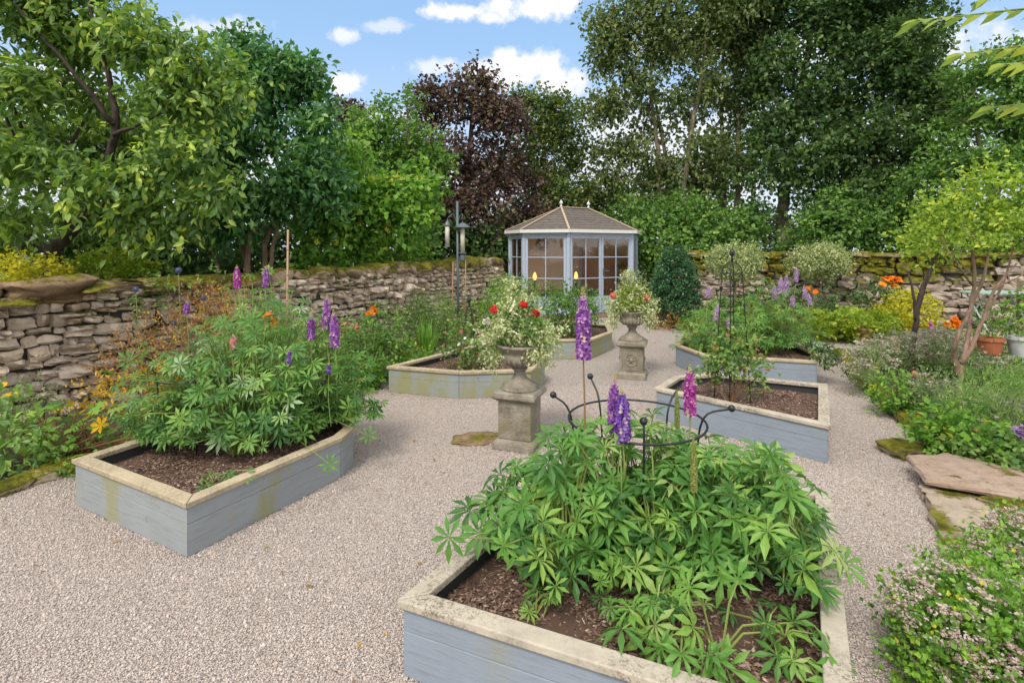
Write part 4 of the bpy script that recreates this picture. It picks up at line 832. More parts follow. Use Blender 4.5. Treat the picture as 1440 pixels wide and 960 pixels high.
# plant support ring in the near bed
g = rng(8); ps_ = thing('plant_support', 'black iron ring support with ball topped legs standing in the foreground lupins', 'plant support', (.63, 2.6, .215)); cx, cy, rz_, zr = .63, 2.62, .34, .785
q = MB(); q.tube([(cx + rz_ * math.cos(t), cy + rz_ * math.sin(t), zr) for t in np.linspace(0, 2 * math.pi, 49)], .006, 8); q.build('ring', M['black_iron'], ps_, smooth=True)
for (px, py, Y) in ((778, 555, 2.75), (830, 529, 3.02), (905, 592, 2.30), (968, 531, 3.02), (1029, 574, 2.62)):
    tp = PX(px, py, Y); a_ = math.atan2(tp[1] - cy, tp[0] - cx); rp = np.array([cx + rz_ * math.cos(a_), cy + rz_ * math.sin(a_), zr]); ft = np.array([cx + .26 * math.cos(a_), cy + .26 * math.sin(a_), .2]); q = MB(); q.tube(curve([ft, rp * .5 + ft * .5, rp, tp], 5), .0055, 7); lg = q.build('leg', M['black_iron'], ps_, smooth=True); q = MB(); q.sphere(tp, .018, 16, 10); q.build('ball_finial', M['black_iron'], lg, smooth=True)
ps_ = thing('plant_support', 'dark thin hoop support half hidden in the left bed lupins', 'plant support', (-2.3, 3.85, .215)); q = MB(); q.tube([(-2.3 + .3 * math.cos(t), 3.85 + .3 * math.sin(t), .72) for t in np.linspace(0, 2 * math.pi, 41)], .005, 6); q.build('ring', M['black_iron'], ps_, smooth=True)
for k in range(4):
    a_ = k * math.pi / 2 - 1.2; q = MB(); q.tube([(-2.3 + .26 * math.cos(a_), 3.85 + .26 * math.sin(a_), .2), (-2.3 + .3 * math.cos(a_), 3.85 + .3 * math.sin(a_), .72), (-2.3 + .36 * math.cos(a_), 3.85 + .36 * math.sin(a_), .86)], .005, 6); q.sphere((-2.3 + .36 * math.cos(a_), 3.85 + .36 * math.sin(a_), .87), .016); q.build('leg', M['black_iron'], ps_, smooth=True)

# obelisks
def obelisk(label, cx, cy, w0, w1, zs, zt, r_=.007):
    ob = thing('garden_obelisk', label, 'obelisk', (cx, cy, .215)); 
    for k in range(4):
        a_ = math.pi / 4 + k * math.pi / 2 + .25; o_ = np.array([math.cos(a_), math.sin(a_), 0]); pts_ = [np.array([cx, cy, .2]) + o_ * w0, np.array([cx, cy, zs]) + o_ * w1] + [np.array([cx, cy, zs + (zt - zs) * math.sin(t)]) + o_ * w1 * math.cos(t) for t in (.4, .8, 1.2, 1.5)]; q = MB(); q.tube(pts_, r_, 6); q.build('leg', M['black_iron'], ob, smooth=True)
    for z in (.55, .95, zs):
        t = (z - .2) / (zs - .2); w_ = w0 + (w1 - w0) * t; q = MB(); q.tube([(cx + w_ * math.cos(a_), cy + w_ * math.sin(a_), z) for a_ in np.linspace(0, 2 * math.pi, 25)], r_ * .7, 6); q.build('hoop', M['black_iron'], ob, smooth=True)
    q = MB(); q.lathe((cx, cy, zt), [(.008, 0), (.008, .05), (.022, .065), (.026, .085), (.018, .105), (.004, .13)], 12); q.build('finial', M['black_iron'], ob, smooth=True)
obelisk('tall black metal obelisk with a rounded top standing in the mulch bed', 2.07, 4.85, .16, .09, 1.42, 1.53, .0042)
obelisk('short thin metal obelisk around the rose in the stained middle bed', -.52, 6.25, .16, .05, .85, .95, .005)
# roses
def wb(px, py, rx, ry, Y): c = PX(px, py, Y); return (c[0], c[1], c[2], rx * Y / F, rx * Y / F * .9, ry * Y / F)
shrub('rose_bush', 'open rose bush with wine red buds climbing the black obelisk', 'rose', (2.02, 4.8, .21), [wb(1035, 505, 40, 28, 4.8), wb(1062, 525, 22, 20, 4.8), wb(1015, 500, 22, 24, 4.8), wb(1045, 480, 22, 20, 4.85), wb(1000, 520, 20, 14, 5.0)], 'rose_leaf', 200, 6, .044, 81, nst=16, stem='stem_red', lw=.38, shell=.2, L_=.1, flowers=[('wine', 14, .022, 'disc')])
shrub('rose_bush', 'leafy rose with dark pink blooms in the green stained middle bed', 'rose', (-.52, 6.25, .21), [wb(655, 482, 32, 30, 6.2), wb(678, 500, 22, 22, 6.1), wb(640, 495, 18, 20, 6.2), wb(665, 462, 20, 18, 6.3)], 'rose_leaf', 150, 6, .045, 82, nst=12, stem='stem_red', lw=.38, shell=.2, L_=.1, flowers=[('wine', 8, .03, 'disc'), ('white', 5, .028, 'disc')])
# summerhouse bed planting
shrub('bushy_perennial', 'rounded bushy green perennial in the bed before the summerhouse door', 'plant', (1.0, 8.45, .21), [wb(800, 440, 32, 28, 8.4), wb(778, 430, 20, 22, 8.5), wb(825, 432, 18, 20, 8.5), wb(800, 415, 22, 14, 8.5)], 'mid_leaf', 420, 7, .055, 83, nst=14, lw=.3)
shrub('bushy_perennial', 'looser pale leaved perennial behind the nearer urn flowers', 'plant', (.1, 8.7, .21), [wb(722, 425, 24, 24, 8.7), wb(745, 412, 16, 16, 8.7), wb(700, 420, 18, 22, 9.3)], 'herb_leaf', 260, 7, .05, 84, nst=12, lw=.28)

# ------------------------------------------------------------------ bird feeder pole, canes
fp = PX(643, 283, 8.6); pole = thing('feeder_pole', 'tall slim grey metal bird feeder pole in the left border by the wall', 'pole', (fp[0], 8.6, 0)); q = MB(); q.tube([(fp[0] + .02, 8.6, 0), (fp[0], 8.6, fp[2])], .022, 10); q.build('post', M['grey_metal'], pole, smooth=True)
q = MB(); x = fp[0]; z = 2.16
for s_ in (-1, 1): q.tube(curve([(x, 8.6, z - .12), (x + s_ * .05, 8.6, z + .05), (x + s_ * .09, 8.58, z + .06), (x + s_ * (.155 if s_ < 0 else .08), 8.56, z - .0)], 5), .007, 6)
q.build('hanger_arms', M['grey_metal'], pole, smooth=True)
M['seed'] = flat('bird_seed', (.50, .46, .38), .8, var=.5, scale=90)
def feeder(px, y0, y1, label, roof):
    c = PX(px, y0, 8.56); zt, zb = c[2], PX(px, y1, 8.56)[2]; f = thing('bird_feeder', label, 'bird feeder', (c[0], 8.56, zb), 'bird feeders on the pole'); q = MB(); q.lathe((c[0], 8.56, zb + .04), [(.036, 0), (.036, zt - zb - .09)], 16); q.build('seed_tube', M['seed'], f, smooth=True)
    q = MB(); w = .13 if roof else .055; q.lathe((c[0], 8.56, zt - .05), [(w, 0), (w, .012), (w * .62, .05), (w * .3, .075), (.008, .085), (.006, .12)], 20); q.build('cap', M['grey_metal'], f, smooth=False)
    q = MB(); q.lathe((c[0], 8.56, zb), [(.05, 0), (.065 if roof else .045, .02), (.065 if roof else .045, .04), (.036, .042)], 18); 
    if roof: q.lathe((c[0], 8.56, zb - .12), [(.03, 0), (.05, .03), (.05, .09), (.03, .12)], 14)
    q.build('tray', M['grey_metal'], f)
feeder(629, 313, 347, 'slim tube bird feeder with a small cap hanging left of the pole', False); feeder(650.5, 316, 358, 'larger tube bird feeder under a wide roof right of the pole', True)
for (px, y0, Y, r_, lab) in ((405, 323, 4.9, .010, 'tall bamboo cane standing behind the left lupin bed'), (637, 368, 9.3, .008, 'thin cane leaning on the wall left of the feeder pole'), (655, 366, 9.5, .008, 'thin cane against the wall right of the feeder pole')):
    c = PX(px, y0, Y); q = MB(); q.tube([(c[0] - .02, Y, 0), (c[0], Y, c[2])], [r_ * 1.1, r_], 8)
    for z in np.arange(.2, c[2], .24): q.tube([(c[0] - .02 + .02 * z / c[2], Y, z), (c[0] - .02 + .02 * z / c[2], Y, z + .01)], r_ * 1.3, 8)
    tag(q.build('bamboo_cane', M['cane'], None, smooth=True, origin=(c[0], Y, 0)), lab, 'cane', 'bamboo canes')

# ------------------------------------------------------------------ left border kerb stones
LK = [(-4.0, 2.45), (-3.55, 3.2), (-3.22, 4.0), (-2.55, 5.3), (-1.95, 6.35), (-1.35, 8.4)]
def along(P, step, g):
    P = np.array(P); out = []
    for a_, b_ in zip(P[:-1], P[1:]):
        l = np.linalg.norm(b_ - a_); n = max(1, int(l / step)); 
        for i in range(n): out.append((a_ + (b_ - a_) * (i + .5) / n, l / n, math.atan2(*(b_ - a_)[::-1])))
    return out
g = rng(91); nm = ['first', 'second', 'third', 'fourth', 'fifth', 'sixth', 'seventh', 'eighth', 'ninth', 'tenth', 'eleventh', 'twelfth', 'thirteenth', 'fourteenth', 'fifteenth', 'sixteenth', 'seventeenth', 'eighteenth', 'nineteenth', 'twentieth']
for i, (c, l, rz) in enumerate(along(LK, .42, g)):
    rock('kerb_stone', f'mossy edging stone of the left flower border, {nm[i]} from the camera', (c[0] + g.normal() * .02, c[1], .03), (l * g.uniform(.9, 1.05), .17, g.uniform(.07, .11)), rz, M['kerb'], 300 + i, 'edging stone', 'edging stones of the left border')

# ------------------------------------------------------------------ left border plants
def at(px, py, rx, ry, Y): return wb(px, py, rx, ry, Y)
def border(name, label, cat, px, Y, blobs, leaf, ncl, nl, size, seed, **kw):
    return shrub(name, label, cat, ((px - 720) / F * Y, Y, 0), [at(*b) for b in blobs], leaf, ncl, nl, size, seed, **kw)
border('astilbe', 'rust brown astilbe seed heads and foliage against the left stone wall', 'plant', 235, 5.0, [(205, 500, 55, 46, 5.0), (262, 472, 60, 48, 5.1), (300, 440, 40, 40, 5.3), (170, 520, 40, 36, 4.9), (235, 540, 60, 40, 4.9)], 'rust_leaf', 520, 8, .028, 101, nst=40, stem='stem_red', lw=.25, shell=.1, L_=.13, droop=-.5)
border('astilbe', 'second rusty astilbe clump higher up the wall behind the lupins', 'plant', 330, 5.9, [(330, 450, 45, 40, 5.9), (290, 430, 30, 26, 5.9)], 'rust_leaf', 220, 8, .03, 102, nst=20, stem='stem_red', lw=.25, shell=.1, L_=.14, droop=-.5)
border('loosestrife', 'yellow and amber leaved clump left of the left raised bed', 'plant', 190, 4.35, [(195, 545, 52, 26, 4.4), (240, 520, 50, 22, 4.5), (130, 555, 38, 22, 4.3)], 'amber_leaf', 100, 6, .05, 103, nst=26, lw=.22, shell=.3, L_=.12)
g = rng(104); root = thing('broad_leaf_perennial', 'broad lobed green leaves at the front of the left border', 'plant', (-3.35, 3.9, 0)); q = MB(); s_ = MB(); LB = [lobed(1), lobed(2)]; k = 130
P_ = np.array([PX(g.uniform(45, 235), g.uniform(565, 655), g.uniform(3.75, 4.45)) for _ in range(k)]); Bs = np.array([[-3.5 + g.uniform(-.25, .3), 4.05 + g.uniform(-.1, .15), .01] for _ in range(k)]); D_ = nrm(P_ - Bs) * [1, 1, .1]
for w in (0, 1): scatter(q, LB[w], P_[w::2], frames(D_[w::2] + .2 * rdir(g, len(P_[w::2])), np.array([.1, -.5, 1]) + .35 * rdir(g, len(P_[w::2]))), .085 * g.uniform(.6, 1.2, len(P_[w::2])), np.clip(g.normal(.5, .2, len(P_[w::2])), 0, 1))
sticks(s_, Bs, P_, .004, .003, k=4); q.build('foliage', L['bright_leaf'], root); s_.build('leaf_stalks', M['stem_red'], root)
def strapplant(label, base, n, Lh, w, seed, leaf, spread=.6, arch=.5, cat='plant', name='strap_leaf_plant'):
    root = thing(name, label, cat, base); q = MB(); straps(q, base, n, Lh, w, rng(seed), spread, arch); q.build('foliage', L[leaf], root); return root
strapplant('arching strap leaved clump at the lower left corner of the left border', (-3.75, 3.55, 0), 60, .42, .02, 105, 'bright_leaf', .9, .55)
border('leafy_perennial', 'pale leafy clump at the left picture edge under the wall', 'plant', 5, 3.75, [(5, 630, 40, 30, 3.75), (-30, 600, 40, 40, 3.9)], 'herb_leaf', 140, 6, .07, 106, nst=14, lw=.3)
border('dying_perennial', 'half dried grey brown stems at the foot of the wall far left', 'plant', 40, 4.5, [(45, 570, 34, 44, 4.6), (15, 600, 30, 30, 4.4), (90, 590, 30, 30, 4.5)], 'grey_herb_leaf', 210, 6, .03, 107, nst=40, stem='stem_red', lw=.25, shell=.1)
q = MB(); root = thing('coneflower', 'yellow daisy flowers on thin stems at the far left edge', 'flower', (-4.2, 4.2, 0)); s_ = MB(); g = rng(108)
for (px, py) in ((3, 541), (8, 556), (18, 553), (-12, 548)): c = PX(px, py, 4.2); scatter(q, flower_disc(9, .3, -.1), c[None], frames(np.array([[1, 0, 0.]]), np.array([[.2, -.6, .8]])), .04, np.array([.5])); s_.tube([(-4.2, 4.2, 0), c], .003, 4)
q.build('flowers', FM['amber'], root); s_.build('stems', M['stem'], root)
# single orange lily leaf-flower in front
root = thing('daylily', 'single amber star shaped bloom beside the left raised bed', 'flower', (-3.05, 4.0, 0)); c = PX(142, 598, 3.9); q = MB(); scatter(q, flower_disc(6, .22, .25), c[None], frames(np.array([[1, 0, 0.]]), np.array([[.1, -.8, .5]])), .075, np.array([.3])); q.build('flower', FM['amber'], root); q = MB(); q.tube([(-3.05, 4.0, 0), c], .004, 5); q.build('flower_stalk', M['stem'], root)
# globe thistles
g = rng(109); 
for i, (px, py, lab) in enumerate(((251, 380, 'highest blue globe thistle above the wall coping line'), (191, 407, 'leftmost blue globe thistle against the left stone wall'), (286, 419, 'large blue globe thistle just left of the pale lupin stems'), (244, 455, 'lowest blue globe thistle over the rusty astilbe'), (350, 457, 'blue globe thistle among the lupin tops of the left bed'))):
    Y = 5.25 if i < 4 else 4.5; c = PX(px, py, Y); root = thing('globe_thistle', lab, 'globe thistle', (c[0] + .05, Y, 0), 'globe thistles by the left wall'); q = MB(); q.sphere(c, .024, 12, 8, .3); o_ = rdir(g, 160); scatter(q, blob(4, 3, (.12, 1, .12)), c + o_ * .026, frames(o_, rdir(g, 160)), .010, g.random(160)); q.build('flower_head', FM['thistle'], root)
    q = MB(); C_ = curve([(c[0] + .05, Y, 0), (c[0] + .03, Y, c[2] * .5), c], 4); q.tube(C_, .004, 5); q.build('flower_stalk', M['stem'], root); q = MB(); bb = [(c[0] + .04, Y, c[2] - .22 - .13 * k_, .05, .05, .05) for k_ in range(4)]; crown(q, None, bb, 14, 5, .04, g, lw=.2, shell=.1); q.build('foliage', L['grey_herb_leaf'], root)
border('leafy_perennial', 'bushy mid green perennial between the left lupins and the wall', 'plant', 520, 6.6, [(515, 480, 34, 30, 6.6), (545, 505, 36, 26, 6.6), (500, 510, 30, 40, 6.3), (540, 455, 22, 22, 7)], 'mid_leaf', 520, 7, .05, 110, nst=24, lw=.3)
border('oriental_poppy', 'orange poppies on thin stems against the left stone wall', 'poppy', 525, 7.0, [(525, 475, 26, 22, 7.0)], 'herb_leaf', 120, 6, .04, 111, nst=12, lw=.2)
q = MB(); g = rng(5)
for (px, py) in ((519, 441), (525, 434), (528, 438)): c = PX(px, py, 6.9); scatter(q, flower_disc(5, .5, .3), c + g.normal(size=(6, 3)) * .01, frames(rdir(g, 6), np.array([0, -1, .5]) + .4 * rdir(g, 6)), .04, g.random(6))
root = thing('poppy_flower', 'small group of orange poppy blooms seen against the wall stones', 'poppy', (c[0], 6.9, 0)); q.build('flowers', FM['orange'], root); q = MB(); q.tube([(c[0], 6.9, 0), c], .004, 5); q.tube([(c[0], 6.9, 0), PX(519, 441, 6.9)], .004, 5); q.build('stems', M['stem'], root)
root = thing('poppy_flower', 'orange red poppy bloom glowing among the left bed lupins', 'poppy', (PX(380, 452, 4.2)[0], 4.2, .2)); q = MB(); c = PX(379, 451, 4.05); scatter(q, flower_disc(5, .5, .3), c + g.normal(size=(6, 3)) * .01, frames(rdir(g, 6), np.array([0, -1, .5]) + .4 * rdir(g, 6)), .045, g.random(6)); q.build('flowers', FM['orange'], root); q = MB(); q.tube([(c[0], 4.2, .2), c], .004, 5); q.build('stems', M['stem'], root)
border('spurge', 'yellow green spurge with acid lime heads near the middle bed corner', 'plant', 562, 7.0, [(560, 497, 16, 13, 7.0), (572, 488, 10, 9, 7.0)], 'lime_leaf', 90, 7, .035, 112, nst=10, lw=.35)
for i, (px, Y, ry, lab) in enumerate(((592, 8.0, 52, 'tall feathery goldenrod stems left of the bird feeder pole'), (625, 8.4, 46, 'second tall feathery green clump right beside the feeder pole'))):
    bl = [(px + dx, 470 - k_ * 14 + abs(dx) * .6, 13, 14, Y) for dx in (-16, 0, 14) for k_ in range(4 if dx == 0 else 3)]; border('goldenrod', lab, 'plant', px, Y, bl, 'herb_leaf' if i else 'mid_leaf', 420, 7, .05, 113 + i, nst=22, lw=.12, droop=-.3, shell=.05, L_=.15, upn=.2)
strapplant('grassy strap leaves arching at the foot of the goldenrod', ((600 - 720) / F * 7.3, 7.3, 0), 90, .75, .022, 115, 'bright_leaf', .45, .5)
strapplant('long grassy leaves spilling on to the gravel behind the left bed', ((520 - 720) / F * 6.0, 6.1, 0), 70, .55, .022, 116, 'mid_leaf', .8, .6)
border('leafy_perennial', 'low green leaves edging the gravel left of the middle bed', 'plant', 560, 6.9, [(540, 530, 34, 18, 6.3), (575, 512, 26, 16, 6.9), (505, 535, 24, 20, 6.0)], 'bright_leaf', 260, 6, .05, 117, nst=16, lw=.3)
border('shrub', 'green shrub at the end of the left wall beside the nearer urn flowers', 'shrub', 690, 10.2, [(700, 425, 20, 26, 10.2), (680, 445, 26, 22, 10), (712, 405, 14, 18, 10.3)], 'bright_leaf', 330, 7, .06, 118, nst=12, lw=.3)
border('penstemon', 'slender red penstemon beside the right lupins of the left bed', 'plant', 490, 6.0, [(490, 470, 14, 18, 6.0)], 'mid_leaf', 40, 6, .04, 119, nst=8, lw=.2, flowers=[('coral', 12, .02, 'disc')])
border('wallflower', 'thin straggly plant rooted in the wall face', 'plant', 300, 5.75, [(212, 420, 22, 16, 5.7), (226, 400, 12, 14, 5.7), (300, 400, 16, 22, 5.8)], 'herb_leaf', 50, 5, .05, 120, nst=8, lw=.35)
border('ground_cover', 'mixed low leaves filling the left border soil behind the bed', 'ground cover', 300, 5.0, [(120, 640, 60, 16, 4.0), (330, 520, 70, 40, 5.3), (420, 500, 60, 40, 5.8), (60, 650, 50, 16, 3.8), (470, 520, 40, 26, 5.9)], 'mid_leaf', 520, 6, .05, 121, nst=30, lw=.3)['kind'] = 'stuff'

# ------------------------------------------------------------------ rear border and its plants
border('conical_holly', 'dense dark green conical evergreen right of the summerhouse', 'shrub', 951, 10.9, [(951, 425, 30, 22, 10.9), (951, 400, 29, 24, 10.9), (950, 378, 23, 20, 10.9), (949, 360, 14, 14, 10.9)], 'holly_leaf', 1500, 7, .055, 130, nst=14, stem='stem_red', lw=.35, shell=.6, lumpy=.08)
def standard(px, Y, rx, ry, cy, label, seed):
    x = (px - 720) / F * Y; g = rng(seed); root = thing('standard_holly', label, 'topiary tree', (x, Y, 0), 'variegated standard trees by the back wall'); c = PX(px, cy, Y); q = MB(); q.tube(curve([(x, Y, 0), (x + .01, Y, c[2] * .5), (x, Y, c[2])], 5), [.035] * 5 + [.03] * 5 + [.025], 8)
    for k_ in range(8): d_ = rdir(g, 1)[0]; q.tube([(x, Y, c[2] - .22), c + d_ * [rx * Y / F * .8, rx * Y / F * .8, ry * Y / F * .8]], [.018, .006], 5)
    q.build('trunk', M['bark_grey'], root, smooth=True); q = MB(); r_ = rx * Y / F; crown(q, None, [(c[0], c[1], c[2], r_, r_, ry * Y / F), (c[0] + r_ * .35, c[1], c[2] + .02, r_ * .7, r_ * .7, ry * Y / F * .8), (c[0] - r_ * .3, c[1], c[2], r_ * .7, r_ * .7, ry * Y / F * .8)], 900, 7, .05, g, lw=.33, shell=.5, lumpy=.12); q.build('crown', L['variegated_leaf'], root)
standard(1033, 11.2, 35, 24, 369, 'cream variegated standard tree nearer the summerhouse', 131); standard(1153, 11.0, 38, 25, 366, 'cream variegated standard tree left of the fern', 132)
def fern(px, Y, Lh, n, label, seed, leaf='fern_leaf'):
    g = rng(seed); x = (px - 720) / F * Y; root = thing('fern', label, 'fern', (x, Y, 0)); q = MB(); s_ = MB()
    for i in range(n):
        a_ = 2 * math.pi * i / n + g.normal() * .2; o_ = np.array([math.cos(a_), math.sin(a_), 0]); l = Lh * g.uniform(.75, 1.1); t = np.linspace(0, 1, 26)[:, None]; P = np.array([x, Y, .02]) + o_ * l * .75 * t ** 1.2 + np.array([0, 0, 1]) * l * (t * 1.15 - .75 * t ** 2.4); tg = nrm(np.gradient(P, axis=0)); sd = np.array([-o_[1], o_[0], 0]); s_.tube(P[::5], .004, 4)
        for s2 in (-1, 1): W = l * .2 * np.sin(np.pi * np.clip(t[:, 0] * .93 + .07, 0, 1)) ** .8 + .01; scatter(q, leaf_small(.16, .02, .1), P[1:], frames(s2 * sd + .35 * tg[1:], np.cross(s2 * sd, tg[1:]) * s2 * -1 + [0, -.3, .4]), W[1:], np.clip(g.normal(.5, .15, 25), 0, 1))
    q.build('fronds', L[leaf], root); s_.build('stalks', M['stem'], root)
fern(1185, 9.7, 1.0, 15, 'large yellow green fern arching in front of the mossy back wall', 133)
fern(1205, 10.3, .8, 12, 'darker fern behind the large one close to the back wall', 134, 'mid_leaf')
border('leafy_perennial', 'low leafy perennials at the foot of the conical evergreen', 'plant', 1000, 10.6, [(985, 450, 34, 12, 10.6), (1020, 440, 26, 18, 10.6), (1060, 445, 24, 20, 10.4)], 'mid_leaf', 420, 6, .07, 135, nst=12)
border('heather', 'bronze brown low clump on the gravel edge right of the summerhouse', 'plant', 940, 10.7, [(935, 452, 26, 9, 10.7), (962, 456, 20, 8, 10.7)], 'rust_leaf', 200, 6, .05, 136, nst=8)
border('hosta', 'yellow green mounded ground plant under the fern', 'plant', 1190, 9.2, [(1165, 458, 26, 9, 9.3), (1200, 456, 30, 10, 9.2), (1235, 455, 22, 10, 9.2)], 'lime_leaf', 420, 6, .075, 137, nst=10, lw=.42)
border('leafy_perennial', 'dark leafy plants filling the gap between fern and back wall', 'plant', 1120, 10.2, [(1090, 432, 34, 24, 10.4), (1140, 430, 30, 22, 10.2), (1225, 425, 30, 24, 10)], 'dark_leaf', 420, 6, .08, 138, nst=14)
border('tiger_lily', 'orange flowers on tall stems against the mossy back wall', 'flower', 1252, 10.1, [(1250, 405, 12, 12, 10.1), (1255, 425, 14, 20, 10.1)], 'mid_leaf', 60, 5, .06, 139, nst=10)
root = thing('marigold_cluster', 'bright orange flower heads in front of the back wall', 'flower', (PX(1252, 395, 9.9)[0], 9.9, 0)); q = MB(); g = rng(140); s_ = MB()
for (px, py) in ((1247, 392), (1258, 391), (1240, 401), (1258, 402), (1264, 393), (1252, 394)): c = PX(px, py, 9.9); scatter(q, flower_disc(8, .3), c + g.normal(size=(8, 3)) * .02, frames(rdir(g, 8), np.array([0, -.7, .7]) + .4 * rdir(g, 8)), .055, g.random(8)); s_.tube([(PX(1252, 395, 9.9)[0], 9.9, 0), c], .005, 4)
q.build('flowers', FM['orange'], root); s_.build('stems', M['stem'], root)
root = thing('marigold_cluster', 'small orange flowers behind the lilac lupins of the back bed', 'flower', (PX(1138, 408, 9.6)[0], 9.6, 0)); q = MB(); s_ = MB()
for (px, py) in ((1137, 407), (1145, 411)): c = PX(px, py, 9.6); scatter(q, flower_disc(8, .3), c + g.normal(size=(6, 3)) * .02, frames(rdir(g, 6), np.array([0, -.7, .7]) + .4 * rdir(g, 6)), .045, g.random(6)); s_.tube([(PX(1138, 408, 9.6)[0], 9.6, 0), c], .005, 4)
q.build('flowers', FM['orange'], root); s_.build('stems', M['stem'], root)
# edging rocks of the rear border
g = rng(92)
for i, (c, l, rz) in enumerate(along([(3.9, 11.15), (5.2, 10.0), (6.9, 9.35)], .45, g)): rock('kerb_stone', f'rough grey edging rock of the rear border, {nm[i]} from the summerhouse', (c[0], c[1] + .1, .04), (l, .22, .13), rz, M['kerb'], 340 + i, 'edging stone', 'edging rocks of the rear border')

# ------------------------------------------------------------------ pots, table, chair
def pot(px, pyb, w, h, label, mat, Y=None, z0=0.0, kind='flower_pot'):
    Y = Y or (CH - z0) * F / (pyb - HZ); x = (px - 720) / F * Y; r_ = w / 2 * Y / F; H = h * Y / F; root = thing(kind, label, 'plant pot', (x, Y, z0), 'plant pots'); q = MB(); q.lathe((x, Y, z0), [(r_ * .68, 0), (r_ * .9, H * .78), (r_ * .9, H * .8), (r_, H * .81), (r_, H), (r_ * .88, H), (r_ * .84, H * .88), (.01, H * .87)], 28); q.build('body', mat, root, smooth=False, bevel=.004); q = MB(); q.lathe((x, Y, z0 + H * .865), [(r_ * .84, 0), (r_ * .7, .012), (.01, .015)], 16); q.build('compost', M['soil'], root); return x, Y, z0 + H, r_
SZ = .12
x, Y, z, r_ = pot(1213, 484, 26, 24, 'aged terracotta pot at the corner of the right border', M['terracotta_old'])
shrub('heuchera', 'lime and bronze foliage growing in the aged terracotta pot', 'potted plant', (x, Y, z - .03), [(x - .12, Y, z + .05, .22, .2, .09), (x + .18, Y, z + .04, .2, .2, .09)], 'lime_leaf', 150, 6, .05, 150, nst=8, lw=.42)
x, Y, z, r_ = pot(1272, 476, 30, 22, 'terracotta pot half hidden under the golden bush', M['terracotta'])
shrub('golden_shrub', 'bright golden yellow bushy shrub growing in a terracotta pot', 'potted plant', (x, Y, z - .02), [at(1270, 445, 34, 22, 9.4), at(1255, 455, 26, 14, 9.3), at(1288, 430, 22, 18, 9.5), at(1272, 423, 16, 12, 9.5)], 'gold_leaf', 620, 7, .05, 151, nst=12, lw=.38)
# patio of pale flags with a step at the right rear
q = MB(); g = rng(160); root = thing('stone_patio', 'pale flagstone patio with a dark shadowed front step at the right rear', 'patio', (8.2, 8.6, 0))
def flagbox(q, x0, x1, y0, y1, z0, z1, r): q.box(((x0 + x1) / 2, (y0 + y1) / 2, (z0 + z1) / 2), (x1 - x0 - .012, y1 - y0 - .012, z1 - z0), 0, r)
for i in range(8):
    for j in range(3): flagbox(q, 6.3 + i * .62, 6.92 + i * .62, 7.9 + j * .6, 8.5 + j * .6, .09, .16 + g.normal() * .002, g.random())
q.build('flagstones', M['flag'], root, bevel=.006); q = MB(); stones(q, np.array([(6.45 + .3 * i, 8.02, .045) for i in range(16)]), np.array([(.3, .22, .10)] * 16), 0, g, g.random(16), CG3); q.build('riser_stones', M['wall'], root)
x, Y, z, r_ = pot(1392, 499, 33, 25, 'orange terracotta pot standing on the edge of the pale flagstones', M['terracotta'], z0=.165)
shrub('young_shrub', 'sparse young green plant growing in the orange terracotta pot', 'potted plant', (x, Y, z - .03), [(x, Y, z + .16, .16, .16, .14), (x + .02, Y, z + .32, .10, .10, .08)], 'mid_leaf', 60, 5, .05, 152, nst=8)
x, Y, z, r_ = pot(1437, 501, 36, 29, 'pale grey glazed pot at the right picture edge', M['white_glaze'], z0=.165)
shrub('young_shrub', 'green plant in the pale grey glazed pot', 'potted plant', (x, Y, z - .03), [(x, Y, z + .2, .2, .18, .18), (x + .1, Y, z + .42, .16, .14, .14)], 'bright_leaf', 130, 5, .06, 153, nst=8)
tb = thing('garden_table', 'mint green folding metal table behind the terracotta pot', 'table', (8.75, 9.3, .165)); q = MB(); q.box((8.75, 9.3, .86), (.95, .5, .02)); 
for k_ in range(9): q.box((8.33 + .105 * k_, 9.3, .875), (.07, .52, .012))
q.build('table_top', M['mint'], tb, bevel=.003)
for s_ in (-1, 1):
    for s2 in (-1, 1): q = MB(); q.tube([(8.75 + s_ * .38, 9.3 - s2 * .2, .85), (8.75 + s_ * .40, 9.3 + s2 * .28, .165)], .014, 6); q.build('leg', M['mint'], tb)
ch = thing('garden_chair', 'weathered wooden folding chair beside the mint table at the right edge', 'chair', (9.35, 9.1, .165)); q = MB()
for k_ in range(5): q.box((9.35, 8.95 + .085 * k_, .60), (.42, .06, .02))
q.build('seat', M['old_wood'], ch); q = MB()
for k_ in range(4): q.box((9.16, 9.13, .75 + .1 * k_), (.02, .42, .06))
q.build('backrest', M['old_wood'], ch)
for (i, j, h) in ((9.16, 8.94, 1.12), (9.16, 9.32, 1.12), (9.54, 8.94, .62), (9.54, 9.32, .62)): q = MB(); q.box((i, j, (h + .165) / 2), (.035, .035, h - .165)); q.build('leg', M['old_wood'], ch)
root = thing('marigold_plant', 'low orange marigolds on the gravel edge by the back wall', 'flower', (PX(1341, 458, 9)[0], 9.0, 0)); q = MB(); g = rng(154)
for k_ in range(9): c = PX(1341 + g.normal() * 7, 456 + g.normal() * 3.5, 8.9); scatter(q, flower_disc(8, .4), c + g.normal(size=(6, 3)) * .02, frames(rdir(g, 6), np.array([0, -.6, .8]) + .4 * rdir(g, 6)), .05, g.random(6))
q.build('flowers', FM['orange'], root); q = MB(); c = PX(1330, 468, 9); crown(q, None, [(c[0], 9, .15, .35, .2, .14)], 120, 6, .05, g); q.build('foliage', L['grey_herb_leaf'], root)
root = thing('dianthus', 'small magenta flowers low in front of the back wall', 'flower', (PX(1318, 470, 8.6)[0], 8.6, 0)); q = MB()
